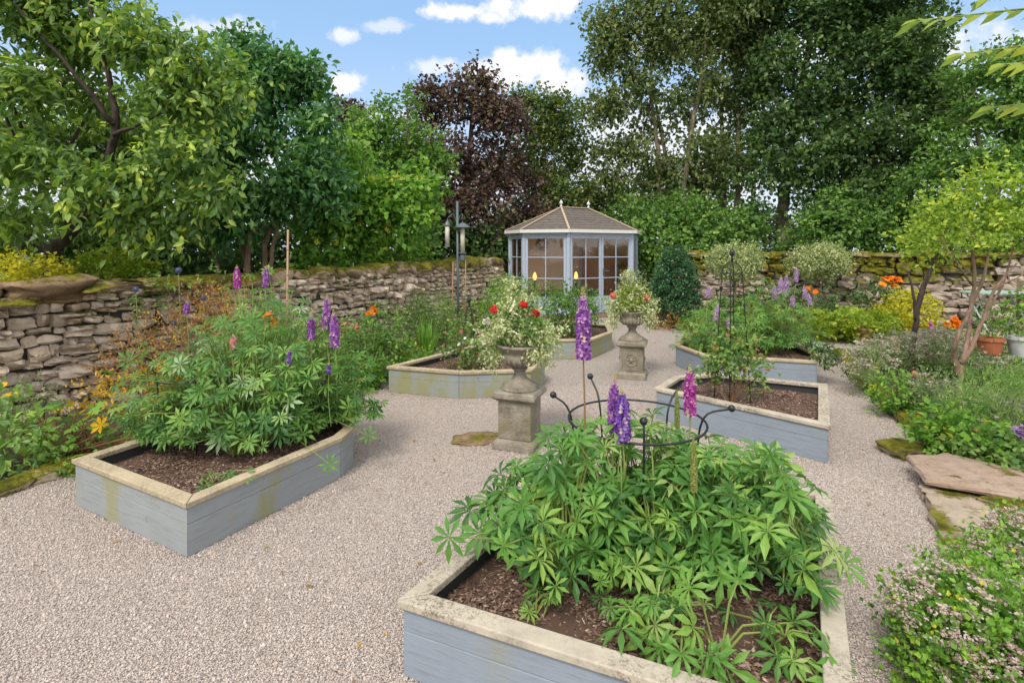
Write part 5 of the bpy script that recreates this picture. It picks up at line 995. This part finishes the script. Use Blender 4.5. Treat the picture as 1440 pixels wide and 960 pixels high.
for (px, py) in ((1315, 466), (1322, 469), (1326, 471), (1308, 457)): c = PX(px, py, 8.5); scatter(q, flower_disc(6, .4), c + g.normal(size=(7, 3)) * .02, frames(rdir(g, 7), np.array([0, -.6, .8]) + .4 * rdir(g, 7)), .035, g.random(7))
q.build('flowers', FM['magenta'], root); q = MB(); c = PX(1318, 470, 8.6); crown(q, None, [(c[0], 8.6, .1, .2, .15, .12)], 50, 6, .04, g); q.build('foliage', L['grey_herb_leaf'], root)

# ------------------------------------------------------------------ right border
RB_ = [(3.08, 2.2), (3.05, 2.6), (3.25, 3.6), (3.75, 5.0), (4.45, 6.7), (5.2, 8.2), (6.3, 8.0), (12, 8.0), (12, 1.5), (3.6, 1.5)]
q = MB(); q.prism(RB_, -.02, .07); tag(q.build('border_soil', M['soil']), kind='structure')
RK = [(3.42, 4.05), (3.78, 5.05), (4.42, 6.65), (5.1, 8.05)]; g = rng(93)
for i, (c, l, rz) in enumerate(along(RK, .40, g)): rock('kerb_stone', f'flat mossy edging stone of the right border, {nm[i]} from the camera', (c[0] + .03, c[1], .06), (l * 1.02, .2, .09), rz, M['kerb'], 400 + i, 'edging stone', 'edging stones of the right border')
# big slabs at the right
def slab(label, poly, z0, z1, mat, seed):
    g = rng(seed); P = [np.array(p) for p in poly]; Q = []
    for a_, b_ in zip(P, P[1:] + P[:1]):
        for t in np.linspace(0, 1, 7)[:-1]: Q.append(a_ + (b_ - a_) * t + g.normal(size=2) * .012)
    c = np.mean(Q, axis=0); n = len(Q); q = MB(); V = []; 
    for f, z in ((1.0, z0), (1.02, z0 + (z1 - z0) * .4), (1.0, z1 - .01), (.985, z1), (.6, z1 + .003)):
        for p in Q: w = c + (p - c) * f; V.append((w[0] + g.normal() * .003, w[1] + g.normal() * .003, z + g.normal() * .0025))
    m = 5; fs = [(i * n + j, i * n + (j + 1) % n, (i + 1) * n + (j + 1) % n, (i + 1) * n + j) for i in range(m - 1) for j in range(n)] + [tuple(range(n))[::-1], tuple(range((m - 1) * n, m * n))]
    q.add(V, fs, .6); return tag(q.build('stone_slab', mat, None, origin=(c[0], c[1], z0)), label, 'stone slab', 'stone slabs of the right border edge')
slab('long reddish flat slab bridging the edge of the right border', [GP(1275, 640, .14)[:2], GP(1303, 672, .14)[:2], GP(1500, 706, .14)[:2], GP(1480, 668, .14)[:2], GP(1330, 636, .14)[:2]], .10, .14, M['reddish'], 1)
slab('rounded grey step stone tucked under the reddish slab', [GP(1300, 695, .07)[:2], GP(1320, 745, .07)[:2], GP(1400, 748, .07)[:2], GP(1405, 712, .07)[:2], GP(1380, 686, .07)[:2], GP(1290, 680, .07)[:2]], .005, .07, M['flag'], 2)
slab('lower tan stone next to the gravel by the oregano', [GP(1312, 738, .03)[:2], GP(1340, 790, .03)[:2], GP(1430, 800, .03)[:2], GP(1430, 742, .03)[:2]], .003, .03, M['flag'], 3)
for (px, py, w, h, lab, sd) in ((1425, 715, .28, .13, 'dark rounded stone under the right end of the reddish slab', 5), (1462, 735, .3, .14, 'dark stone at the picture edge below the reddish slab', 6), (1268, 628, .26, .10, 'mossy stone at the left end of the reddish slab', 7)):
    c = GP(px, py, .06); rock('kerb_stone', lab, (c[0], c[1], .045), (w, .25, h * .85), .3, M['kerb'], sd, 'edging stone')
def herb(name, label, base, blobs, leaf, ncl, size, seed, fl=None, stem='stem', nst=40, **kw): return shrub(name, label, 'plant', base, blobs, leaf, ncl, 7, size, seed, nst=nst, stem=stem, flowers=fl, **kw)
def rb(label, name, px, py, rx, ry, leaf, ncl, size, seed, fl=None, h0=.06, extra=(), **kw):
    Y = (CH - h0) * F / (py + ry * .8 - HZ); bl = [at(px, py, rx, ry, Y)] + [at(px + a_, py + b_, c_, d_, Y + e_) for a_, b_, c_, d_, e_ in extra]; return herb(name, label, ((px - 720) / F * Y, Y, h0), bl, leaf, ncl, size, seed, fl, **kw)
rb('faded oregano clump at the far corner of the right border by the gravel', 'oregano', 1222, 515, 30, 36, 'grey_herb_leaf', 240, .03, 201, [('drygrey', 75, .05, 'umbel')], extra=((14, -18, 22, 18, .5), (-16, 10, 18, 24, -.2)), shell=.1, droop=-.3)
rb('faded oregano with pinkish grey heads left of the slim tree trunk', 'oregano', 1265, 500, 32, 32, 'grey_herb_leaf', 240, .032, 202, [('drygrey', 90, .055, 'umbel')], extra=((22, -12, 22, 20, .6),), shell=.1, droop=-.3)
rb('faded oregano between the two small trees', 'oregano', 1318, 500, 30, 34, 'grey_herb_leaf', 220, .032, 203, [('drygrey', 80, .055, 'umbel')], extra=((14, -14, 20, 18, .6),), shell=.1, droop=-.3)
rb('bright green leafy clump at the gravel edge below the faded oregano', 'leafy_perennial', 1262, 556, 28, 26, 'bright_leaf', 220, .045, 204, extra=((22, 8, 20, 18, -.1),), lw=.3)
rb('grey green feathery herb in the middle of the right border', 'lavender', 1300, 560, 36, 30, 'grey_herb_leaf', 330, .038, 205, [('drygrey', 30, .04, 'umbel')], extra=((30, 12, 30, 26, -.2),), lw=.14, droop=-.4, shell=.1)
rb('soft green lavender mound behind the right tree', 'lavender', 1400, 560, 44, 34, 'herb_leaf', 420, .045, 206, extra=((36, -10, 34, 30, .3), (-20, 20, 30, 26, -.3)), lw=.13, droop=-.5, shell=.1, upn=.2)
rb('soft green lavender mound around the foot of the right tree', 'lavender', 1352, 590, 36, 30, 'herb_leaf', 330, .042, 207, [('drygrey', 25, .035, 'umbel')], extra=((30, 16, 34, 26, -.2),), lw=.13, droop=-.5, shell=.1, upn=.2)
rb('grey stemmed lavender filling the right picture edge', 'lavender', 1425, 600, 36, 32, 'grey_herb_leaf', 330, .042, 208, [('lilac', 14, .03, 'umbel')], lw=.13, droop=-.5, shell=.1, upn=.2)
rb('yellow green strawberry leaves above the reddish slab', 'alpine_strawberry', 1345, 618, 40, 22, 'bright_leaf', 260, .055, 209, extra=((30, 14, 34, 16, -.1), (-22, -4, 18, 14, 0)), lw=.42)
rb('mixed low green leaves tinged pink above the slab at the right edge', 'alpine_strawberry', 1405, 642, 44, 18, 'rose_leaf', 260, .05, 210, [('wine', 12, .018, 'disc')], extra=((44, 4, 30, 14, 0),), lw=.42)
rb('faded oregano at the back of the right border by the patio', 'oregano', 1375, 515, 30, 20, 'grey_herb_leaf', 160, .036, 211, [('drygrey', 40, .05, 'umbel')], extra=((40, 6, 34, 18, 0),), shell=.1)
def dots(name, label, pts, fm, sz, Y, seed, base_z=.07, nn_=5, kind=8):
    g = rng(seed); c0 = PX(*pts[0], Y); root = thing(name, label, 'flower', (c0[0], Y, base_z)); s_ = MB()
    for (px, py) in pts: q = MB(); c = PX(px, py, Y - .25 + g.normal() * .05); scatter(q, flower_disc(kind, .4), c + g.normal(size=(nn_, 3)) * sz * .3, frames(rdir(g, nn_), np.array([0, -.5, .8]) + .4 * rdir(g, nn_)), sz, g.random(nn_)); q.build('flower', FM[fm], root); s_.tube([(c0[0], Y - .2, base_z), c], .0025, 4)
    s_.build('stems', M['stem'], root)
dots('tickseed', 'group of small yellow daisies low in the right border', [(1271, 573), (1277, 568), (1283, 562), (1270, 566), (1304, 563)], 'amber', .028, 5.3, 220)
dots('pot_marigold', 'tiny amber flowers in the faded oregano behind the first small tree', [(1250, 488), (1258, 486), (1262, 491), (1254, 492)], 'amber', .03, 7.2, 221)
dots('avens', 'two small scarlet flowers at the middle of the right border', [(1285, 525), (1306, 534)], 'red', .028, 6.0, 222)
dots('avens', 'tiny red flower near the front of the right border', [(1292, 586)], 'red', .02, 5.0, 223)
dots('astilbe_plume', 'mauve pink plume flower at the right edge above the slab', [(1432, 606), (1436, 612), (1439, 618), (1430, 615), (1438, 605)], 'lilac', .035, 4.1, 224, nn_=12)
# oregano bush in the near right corner
def oreg(label, px, Y, bl, seed, n, leaf='bright_leaf', ncl=900):
    return shrub('oregano', label, 'plant', ((px - 720) / F * Y, Y, .0), [at(*b) for b in bl], leaf, ncl, 7, .022, seed, nst=70, stem='stem_red', lw=.42, shell=.35, L_=.09, droop=-.35, flowers=[('oregano', n, .023, 'umbel')])
oreg('flowering oregano with pinkish white heads in the lower right corner', 1400, 1.95, [(1370, 890, 96, 74, 1.95), (1430, 960, 110, 80, 1.85), (1330, 935, 50, 45, 1.95)], 230, 620, 'bright_leaf', 2000)
oreg('taller flowering oregano rising at the right picture edge', 1440, 2.35, [(1425, 840, 78, 62, 2.35), (1480, 800, 80, 70, 2.45), (1375, 850, 50, 42, 2.3)], 231, 620, 'bright_leaf', 1500)

# ------------------------------------------------------------------ small trees of the right border
def smalltree(label, stems, blobs, leaf, ncl, size, seed, bark, **kw): return tree('small_tree', label, 'tree', stems, blobs, leaf, ncl, 7, size, bark, seed, base_z=.05, **kw)
smalltree('small tree with a slim dark leaning trunk in the right border', [[(1282, 500, 6.9, .035), (1288, 450, 6.9, .032), (1293, 420, 6.9, .03), (1310, 375, 6.9, .022), (1322, 350, 6.9, .012)], [(1287, 450, 6.9, .022), (1284, 415, 6.9, .018), (1278, 385, 6.9, .01)], [(1291, 435, 6.9, .02), (1303, 395, 6.9, .018), (1318, 345, 6.9, .01)]],
          [(1310, 345, 34, 20, 6.9), (1290, 330, 26, 18, 6.9), (1330, 320, 34, 24, 7)], 'azalea_leaf', 130, .055, 240, 'bark_dark', twigs=6, lw=.38, shell=.2, L_=.18)
smalltree('multi stemmed small tree with pinkish bark and yellow green leaves at the right', [[(1350, 548, 5.6, 0.0330), (1352, 515, 5.6, 0.0297), (1370, 480, 5.6, 0.0198), (1385, 440, 5.6, 0.0178), (1400, 405, 5.6, 0.0132), (1430, 370, 5.6, 0.0079)],
           [(1348, 530, 5.6, 0.0264), (1343, 505, 5.6, 0.0238), (1344, 480, 5.55, 0.0211), (1362, 440, 5.55, 0.0185), (1370, 395, 5.5, 0.0172), (1365, 340, 5.5, 0.0106), (1350, 300, 5.5, 0.0053)], [(1353, 512, 5.6, 0.0231), (1362, 470, 5.65, 0.0211), (1366, 430, 5.7, 0.0198), (1385, 385, 5.7, 0.0145), (1392, 330, 5.7, 0.0092), (1400, 280, 5.7, 0.0046)],
           [(1367, 400, 5.5, 0.0132), (1345, 370, 5.4, 0.0092), (1320, 330, 5.4, 0.0053)], [(1385, 440, 5.6, 0.0132), (1410, 400, 5.7, 0.0106), (1425, 340, 5.8, 0.0066), (1420, 280, 5.8, 0.0040)], [(1370, 390, 5.5, 0.0106), (1335, 350, 5.6, 0.0066), (1325, 300, 5.6, 0.0040)], [(1400, 405, 5.6, 0.0092), (1445, 380, 5.6, 0.0066), (1470, 330, 5.6, 0.0040)], [(1366, 350, 5.5, 0.0079), (1378, 300, 5.5, 0.0040)]],
          [(1330, 300, 42, 34, 5.6), (1375, 270, 46, 34, 5.6), (1425, 275, 40, 36, 5.7), (1390, 320, 60, 34, 5.6), (1310, 335, 30, 22, 5.5), (1450, 320, 40, 40, 5.7), (1350, 345, 40, 22, 5.4)], 'azalea_leaf', 640, .058, 241, 'bark_pink', twigs=9, lw=.33, shell=.05, L_=.26, lim=.3, droop=-.1)
# bright leafy tree reaching in from the top right, close to the camera
g = rng(250); tr_ = thing('young_ash_tree', 'near tree at the right whose bright green compound leaves hang into the top right corner', 'tree', (3.6, 2.5, 0)); q = MB(); q.tube(curve([(3.6, 2.5, 0), (3.55, 2.5, 1.4), (3.5, 2.5, 2.6), (3.3, 2.4, 3.4)], 5), np.linspace(.06, .03, 16), 9); q.build('trunk', M['bark_grey'], tr_, smooth=True); q = MB(); lf = MB()
for (a_, b_, up) in (((3.5, 2.5, 2.75), PX(1300, 28, 2.3), 0), ((3.5, 2.5, 2.6), PX(1360, 75, 2.25), 0), ((3.3, 2.4, 3.3), PX(1400, -10, 2.2), 0), ((3.5, 2.5, 2.3), PX(1405, 150, 2.2), 0), ((3.5, 2.5, 2.5), PX(1420, 90, 2.1), 0)):
    C_ = curve([a_, (np.array(a_) + b_) / 2 + [0, 0, .07], b_], 8); q.tube(C_, np.linspace(.009, .0025, len(C_)), 6); T_ = nrm(np.gradient(C_, axis=0)); n0 = 6
    for i in range(n0, len(C_), 1):
        for s_ in (-1, 1): P1 = C_[i]; sd = nrm(np.cross(T_[i], [0, 0, 1.])) * s_; D_ = nrm(sd * .8 + T_[i] * .75 + np.array([0, 0, -.25])); scatter(lf, leaf_fine(.24, .05, .16), (P1 + D_ * .008)[None], frames(D_[None], np.array([[0, -.75, .8]]) + .3 * rdir(g, 1)), .105 * g.uniform(.7, 1.15), np.array([g.uniform(.1, .9)]))
    scatter(lf, leaf_fine(.2, .05, .16), C_[-1][None], frames(T_[-1][None], np.array([[0, -.3, 1.]])), .12, np.array([.7]))
q.build('branches', M['stem'], tr_, smooth=True); lf.build('crown', L['lime_leaf'], tr_)

# ------------------------------------------------------------------ trees beyond the walls
TG = 'trees beyond the garden walls'
tree('cherry_tree', 'large dark trunked cherry tree with drooping leaves leaning over the wall at the far left', 'tree',
     [[(75, 395, 7.2, 0.102), (78, 350, 7.1, 0.095), (108, 318, 7.0, 0.068), (120, 290, 6.9, 0.054), (160, 200, 6.6, 0.048), (163, 160, 6.5, 0.041), (150, 100, 6.4, 0.031), (130, 30, 6.3, 0.020), (118, -40, 6.3, 0.014)],
      [(76, 360, 7.1, 0.075), (40, 335, 7.0, 0.061), (5, 300, 6.9, 0.054), (-60, 250, 6.9, 0.041)], [(160, 175, 6.5, 0.034), (110, 110, 6.3, 0.024), (60, 50, 6.2, 0.017), (20, 5, 6.1, 0.010)], [(160, 190, 6.5, 0.027), (195, 175, 6.3, 0.020), (245, 150, 6.2, 0.010)],
      [(105, 320, 7.0, 0.048), (70, 290, 6.8, 0.034), (50, 255, 6.6, 0.027), (22, 200, 6.5, 0.020), (0, 140, 6.4, 0.014)], [(110, 310, 7.0, 0.034), (170, 270, 6.7, 0.024), (210, 235, 6.5, 0.017), (240, 180, 6.3, 0.008)], [(30, 180, 6.4, 0.020), (10, 130, 6.4, 0.017), (-20, 90, 6.4, 0.014)], [(118, 300, 6.9, 0.041), (90, 230, 7.2, 0.027), (130, 150, 7.6, 0.020)]],
     [(60, 50, 85, 50, 6.6), (185, 45, 70, 48, 6.4), (260, 75, 56, 42, 6.4), (15, 120, 60, 40, 6.2), (105, 120, 50, 28, 7.2), (225, 130, 66, 34, 6.1), (300, 130, 48, 34, 6.3), (30, 225, 60, 36, 6.0), (120, 262, 56, 20, 5.8), (240, 210, 60, 26, 6.0), (200, 250, 60, 24, 5.9), (20, 300, 50, 24, 6.4), (230, 300, 60, 30, 6.1), (120, -10, 110, 40, 6.5), (10, -10, 90, 50, 6.5), (290, 260, 50, 28, 6.1), (-60, 150, 80, 160, 6.6), (90, 200, 90, 60, 8.4), (200, 170, 90, 80, 8.6), (150, 290, 100, 60, 8.8), (20, 330, 70, 30, 8.6)],
     'cherry_leaf', 4200, 8, .125, 'bark_dark', 260, TG, twigs=7, fine=True, lw=.23, droop=.45, L_=.34, shell=.12, upn=.45)
tree('lime_tree', 'rounded dark green broadleaved tree with several thin pale stems behind the left wall', 'tree',
     [[(372, 372, 8.4, .04), (378, 330, 8.4, .036), (392, 290, 8.4, .03), (400, 220, 8.4, .022), (405, 140, 8.4, .012)], [(380, 378, 8.3, .035, 1), (388, 330, 8.3, .03), (400, 280, 8.3, .022), (420, 200, 8.3, .014)], [(350, 370, 8.5, .045, 1), (352, 330, 8.5, .04), (385, 318, 8.5, .03), (430, 305, 8.5, .02)], [(345, 372, 8.6, .03, 1), (335, 320, 8.6, .026), (340, 230, 8.6, .018), (350, 120, 8.6, .01)], [(305, 375, 8.6, .03, 1), (295, 330, 8.6, .026), (300, 230, 8.6, .018)]],
     [(345, 110, 62, 55, 8.4), (420, 130, 44, 52, 8.4), (350, 200, 66, 52, 8.2), (425, 225, 52, 50, 8.1), (385, 280, 66, 32, 8.1), (310, 265, 50, 42, 8.3), (300, 160, 44, 60, 8.6), (455, 165, 22, 30, 8.3), (340, 70, 36, 26, 8.5), (300, 320, 40, 24, 8.4), (450, 270, 30, 40, 8.0)], 'glossy_leaf', 2600, 7, .125, 'bark_pink', 261, TG, twigs=6, fine=True, lw=.25, droop=.35, L_=.32, shell=.45, upn=.55)
tree('sycamore_tree', 'bright yellow green bushy tree spilling over the middle of the left wall', 'tree', [[(500, 370, 9.8, .06), (498, 330, 9.8, .05), (495, 260, 9.8, .03)], [(530, 370, 10, .04, 1), (535, 300, 10, .03), (540, 240, 10, .015)]],
     [(470, 260, 48, 40, 9.6), (520, 290, 56, 36, 9.5), (560, 260, 46, 34, 9.7), (490, 215, 36, 30, 9.8), (590, 280, 30, 22, 9.7), (455, 310, 44, 26, 9.4), (520, 325, 46, 18, 9.5), (440, 230, 30, 40, 9.8)], 'bright_leaf', 1500, 7, .13, 'bark_grey', 262, TG, twigs=5, lw=.36, droop=.3, shell=.4)
tree('young_tree', 'slender light green young trees with wispy tops left of the purple tree', 'tree', [[(535, 370, 12, .05), (530, 280, 12, .035), (525, 180, 12, .02), (530, 140, 12, .01)], [(580, 372, 12, .04, 1), (575, 280, 12, .03), (572, 180, 12, .012), (575, 110, 12, .006)]],
     [(530, 190, 34, 34, 12), (500, 180, 22, 30, 12), (575, 205, 28, 40, 12), (545, 240, 44, 34, 12), (590, 260, 34, 34, 12), (600, 330, 26, 26, 12), (574, 140, 9, 24, 12), (545, 155, 12, 16, 12), (610, 220, 18, 30, 12)], 'mid_leaf', 900, 7, .12, 'bark_grey', 263, TG, twigs=6, lw=.36, shell=.15)
tree('copper_beech', 'broad dark purple leaved tree beside the summerhouse', 'tree', [[(655, 360, 15, .16), (652, 300, 15, .14), (660, 220, 15, .09), (665, 150, 15, .04)], [(655, 300, 15, .08), (620, 230, 15, .05), (600, 170, 15, .02)], [(655, 290, 15, .08), (700, 230, 15, .05), (720, 180, 15, .02)]],
     [(655, 140, 52, 40, 15), (610, 175, 44, 44, 15), (700, 175, 50, 42, 15), (650, 215, 80, 44, 14.6), (720, 240, 60, 48, 15), (610, 260, 50, 50, 15), (680, 290, 74, 52, 14.5), (600, 320, 50, 46, 15), (740, 300, 40, 40, 15), (640, 335, 50, 40, 14.6), (690, 340, 40, 30, 14.6), (560, 235, 30, 30, 15.4), (670, 115, 24, 22, 15)], 'purple_leaf', 3400, 7, .13, 'bark_dark', 264, TG, twigs=7, lw=.40, shell=.35)
tree('copper_beech', 'distant purple tree top showing between the left trees', 'tree', [[(490, 372, 18, .12), (488, 250, 18, .08), (485, 170, 18, .03)]], [(488, 170, 22, 26, 18), (480, 150, 14, 14, 18), (500, 210, 30, 40, 18)], 'purple_leaf', 420, 7, .14, 'bark_dark', 265, TG, twigs=5, lw=.4)
tree('mixed_tree', 'olive green rounded tree behind the summerhouse roof', 'tree', [[(770, 350, 17, .15), (768, 280, 17, .12), (765, 200, 17, .06), (765, 140, 17, .02)], [(768, 270, 17, .07), (805, 220, 17, .04), (815, 180, 17, .015)]],
     [(755, 150, 38, 34, 17), (790, 170, 36, 36, 17), (760, 200, 56, 36, 17), (812, 215, 32, 34, 17), (790, 250, 60, 40, 17), (830, 280, 44, 40, 17), (770, 300, 60, 40, 16.5), (735, 135, 22, 20, 17), (715, 330, 30, 34, 16)], 'olive_leaf', 2500, 7, .13, 'bark_grey', 266, TG, twigs=7, lw=.38, shell=.35)
AG = 'tall slim ash trees behind the summerhouse'
def ash(label, st, bl, seed, ncl): tree('ash_tree', label, 'tree', st, bl, 'ash_leaf', ncl, 7, .15, 'bark_grey', seed, AG, twigs=7, lw=.32, droop=.45, shell=.15, L_=.5, bs=.6)
ash('leftmost tall ash with two forking pale stems above the summerhouse roof', [[(930, 330, 16, .09), (928, 280, 16, .085), (925, 210, 16, .07), (915, 130, 16, .05), (918, 60, 16, .03), (925, -40, 16, .02)], [(943, 330, 16.2, .08, 1), (943, 285, 16.2, .075), (935, 215, 16.2, .06), (922, 150, 16.2, .04), (912, 60, 16.2, .02), (900, -40, 16.2, .015)]],
    [(865, 60, 36, 44, 16), (890, 10, 44, 40, 16), (850, 140, 30, 34, 16), (900, 110, 34, 44, 16), (875, 200, 36, 34, 16), (925, 40, 30, 60, 16), (865, 250, 34, 26, 16), (910, 180, 26, 30, 16.4), (925, 240, 24, 24, 16.4), (850, 95, 22, 24, 16), (840, 20, 18, 24, 16), (900, 285, 36, 18, 16)], 270, 1900)
ash('tall ash with one pale stem leaning right above the summerhouse', [[(955, 330, 15.5, .10), (958, 285, 15.5, .09), (972, 190, 15.5, .07), (986, 110, 15.5, .05), (995, 20, 15.5, .03), (1005, -60, 15.5, .015)]], [(960, 40, 34, 50, 15.5), (985, 100, 40, 46, 15.5), (955, 150, 30, 34, 15.8), (1000, 20, 44, 44, 15.5), (990, 190, 34, 40, 15.5), (960, 230, 30, 30, 15.8), (1005, 250, 30, 30, 16), (970, -20, 60, 40, 15.5)], 271, 1500)
ash('tall straight ash behind the gap right of the summerhouse', [[(1017, 330, 17, .09), (1017, 280, 17, .08), (1015, 180, 17, .065), (1017, 90, 17, .045), (1022, -30, 17, .02)]], [(1025, 60, 40, 50, 17), (1035, 130, 40, 44, 17), (1020, 200, 34, 34, 17.2), (1040, 0, 50, 50, 17), (1050, 90, 34, 40, 17)], 272, 1150)
ash('pale stemmed ash nearest the big tree trunk', [[(1037, 330, 16.5, .09), (1037, 290, 16.5, .085), (1038, 200, 16.5, .07), (1040, 100, 16.5, .05), (1045, -20, 16.5, .02)]], [(1060, 150, 34, 40, 16.5), (1060, 40, 44, 60, 16.5), (1045, 230, 34, 30, 16.5), (1075, 210, 34, 40, 16.8), (1070, -10, 60, 40, 16.5)], 273, 1250)
tree('sycamore_tree', 'massive dense dark tree with a thick ivy clad trunk rising behind the back wall', 'tree', [[(1105, 352, 15.5, .20), (1100, 300, 15.5, .17), (1112, 220, 15.5, .15), (1125, 130, 15.5, .11), (1142, 40, 15.5, .07), (1150, -60, 15.5, .03)], [(1110, 240, 15.5, .09), (1160, 180, 15.5, .06), (1200, 120, 15.5, .03)], [(1118, 190, 15.5, .08), (1085, 130, 15.5, .05), (1070, 70, 15.5, .02)]],
     [(1110, 100, 60, 54, 15.2), (1150, 40, 80, 60, 15.2), (1090, 170, 52, 44, 15), (1150, 150, 64, 50, 14.8), (1200, 110, 64, 56, 15), (1130, 220, 70, 34, 14.6), (1190, 210, 60, 44, 14.8), (1090, 250, 60, 24, 14.8), (1160, 265, 50, 30, 15), (1230, 40, 80, 60, 15.4), (1080, 30, 60, 50, 15.6), (1100, -40, 120, 50, 15.4), (1070, 300, 30, 22, 15)], 'dark_leaf', 4200, 7, .15, 'bark_grey', 274, TG, twigs=7, lw=.36, droop=.35, shell=.35)
tree('lime_tree', 'dark leafy tree with a tall rounded crown behind the right end of the back wall', 'tree', [[(1225, 352, 14.5, .17), (1222, 290, 14.5, .15), (1232, 200, 14.5, .11), (1245, 100, 14.5, .06), (1250, 0, 14.5, .03)]],
     [(1250, 100, 64, 60, 14.4), (1290, 50, 60, 56, 14.4), (1240, 190, 64, 48, 14.2), (1290, 150, 60, 50, 14.2), (1310, 100, 44, 50, 14.4), (1250, 265, 58, 36, 14), (1205, 250, 40, 36, 14.3), (1300, 220, 46, 40, 14.4), (1270, -20, 90, 50, 14.6), (1190, 300, 50, 32, 13.8), (1250, 315, 50, 28, 13.8)], 'dark_leaf', 4000, 7, .14, 'bark_dark', 275, TG, twigs=7, lw=.36, shell=.35)
tree('hazel_tree', 'lighter green open tree beyond the wall at the right picture edge', 'tree', [[(1400, 350, 12.5, .10), (1395, 280, 12.5, .08), (1375, 180, 12.5, .05), (1365, 100, 12.5, .02)], [(1396, 290, 12.5, .06), (1430, 200, 12.5, .04), (1440, 120, 12.5, .015)]],
     [(1370, 110, 50, 36, 12.5), (1420, 150, 50, 44, 12.4), (1350, 170, 44, 36, 12.5), (1390, 220, 60, 36, 12.2), (1440, 220, 40, 50, 12.4), (1320, 240, 44, 36, 12.6), (1300, 290, 40, 30, 12.8), (1340, 290, 40, 28, 12.6), (1420, 90, 46, 30, 12.8), (1480, 150, 60, 70, 12.6)], 'mid_leaf', 2500, 7, .12, 'bark_grey', 276, TG, twigs=6, lw=.34, shell=.25)
# shrubs behind the walls
def back(name, label, px, Y, bl, leaf, ncl, size, seed, **kw): return shrub(name, label, 'shrub', ((px - 720) / F * Y, Y, 0), [at(*b) for b in bl], leaf, ncl, 7, size, seed, nst=18, stem='stem_red', **kw)
back('ivy_shrub', 'dark glossy ivy thicket right behind the summerhouse', 945, 14.6, [(930, 320, 44, 28, 14.6), (985, 315, 46, 28, 14.6), (1035, 330, 34, 26, 14.6), (950, 350, 60, 26, 14.4), (1000, 355, 60, 26, 14.4), (890, 310, 30, 26, 15.2), (960, 290, 30, 18, 14.8), (920, 400, 30, 50, 14.2)], 'mid_leaf', 1900, .12, 280, lw=.42)
back('ivy_shrub', 'dense evergreen thicket above the mossy wall right of the big trunk', 1190, 13.8, [(1160, 325, 44, 26, 13.6), (1215, 320, 50, 30, 13.6), (1260, 330, 40, 26, 13.4), (1185, 295, 40, 24, 13.8), (1240, 290, 36, 24, 13.8), (1130, 345, 24, 18, 13.8)], 'mid_leaf', 1500, .11, 281, lw=.42)
back('laurel_hedge', 'fresh green laurel hedge just above the coping of the left wall', 500, 10.2, [(455, 358, 30, 16, 8.8), (500, 352, 36, 18, 9.4), (545, 350, 36, 18, 10.2), (580, 358, 20, 14, 10.6), (480, 375, 60, 20, 9.4)], 'bright_leaf', 520, .11, 282, lw=.34)
back('golden_privet', 'golden yellow shrub behind the big wall slab at the far left', 35, 6.2, [(35, 378, 40, 16, 6.2), (8, 388, 30, 18, 6.0), (60, 388, 24, 12, 6.3)], 'gold_leaf', 260, .05, 283, lw=.36)
back('golden_privet', 'yellow green low shrub right of the cherry trunk', 135, 7.0, [(130, 376, 40, 12, 6.9), (160, 370, 34, 14, 7.2), (190, 378, 30, 10, 7.2)], 'lime_leaf', 260, .06, 284, lw=.36)
back('ivy_shrub', 'dark shaded thicket behind the left wall under the trees', 260, 9.6, [(150, 350, 60, 40, 9.8), (230, 345, 70, 42, 9.6), (310, 350, 70, 40, 9.8), (400, 355, 60, 34, 10.4), (60, 340, 60, 40, 9.8)], 'dark_leaf', 1500, .12, 285, lw=.4)
back('ivy_shrub', 'dark thicket between the left wall end and the summerhouse', 620, 14, [(560, 345, 50, 36, 13.6), (620, 350, 50, 40, 13.6), (680, 365, 40, 40, 13.8), (700, 400, 26, 40, 14.2), (720, 340, 30, 30, 15)], 'dark_leaf', 1400, .12, 286, lw=.4)
back('ivy_shrub', 'leafy shrub behind the wall at the right picture edge', 1380, 12.4, [(1330, 330, 40, 26, 12.4), (1390, 330, 50, 30, 12.2), (1450, 320, 40, 36, 12.2)], 'mid_leaf', 700, .1, 287, lw=.4)
back('ivy_shrub', 'low green bushes on the skyline behind the gap beside the big trunk', 1070, 18, [(1070, 345, 50, 22, 18), (1000, 340, 40, 24, 18.5), (1120, 345, 30, 20, 18), (1150, 340, 30, 24, 18)], 'ash_leaf', 700, .14, 288, lw=.4)
back('ivy_shrub', 'far belt of lower greenery closing the view under the tall ash crowns', 960, 19, [(860, 300, 44, 34, 18.5), (915, 275, 40, 30, 19), (965, 285, 40, 34, 19), (1020, 295, 40, 30, 19), (1170, 290, 44, 34, 18), (1060, 315, 34, 20, 19), (830, 330, 40, 30, 18)], 'mid_leaf', 1500, .14, 289, lw=.4)
g = rng(300); q = MB(); pt = sample_poly([(4.6, 3.0), (5.2, 8.0), (12, 7.8), (12, 1.6), (3.9, 1.6)], 2600, g); k = len(pt)
for _ in range(5): scatter(q, leaf_small(.34), np.c_[pt + g.normal(size=(k, 2)) * .06, .09 + g.random(k) * .12], frames(rdir(g, k) * [1, 1, .4], np.array([0, 0, 1.]) + .5 * rdir(g, k)), .085 * g.uniform(.6, 1.3, k), np.clip(g.normal(.5, .2, k), 0, 1))
tag(q.build('ground_cover', L['mid_leaf'], None, origin=(7, 5, .07)), 'low leafy cover over the soil of the right border', 'ground cover', kind='stuff')
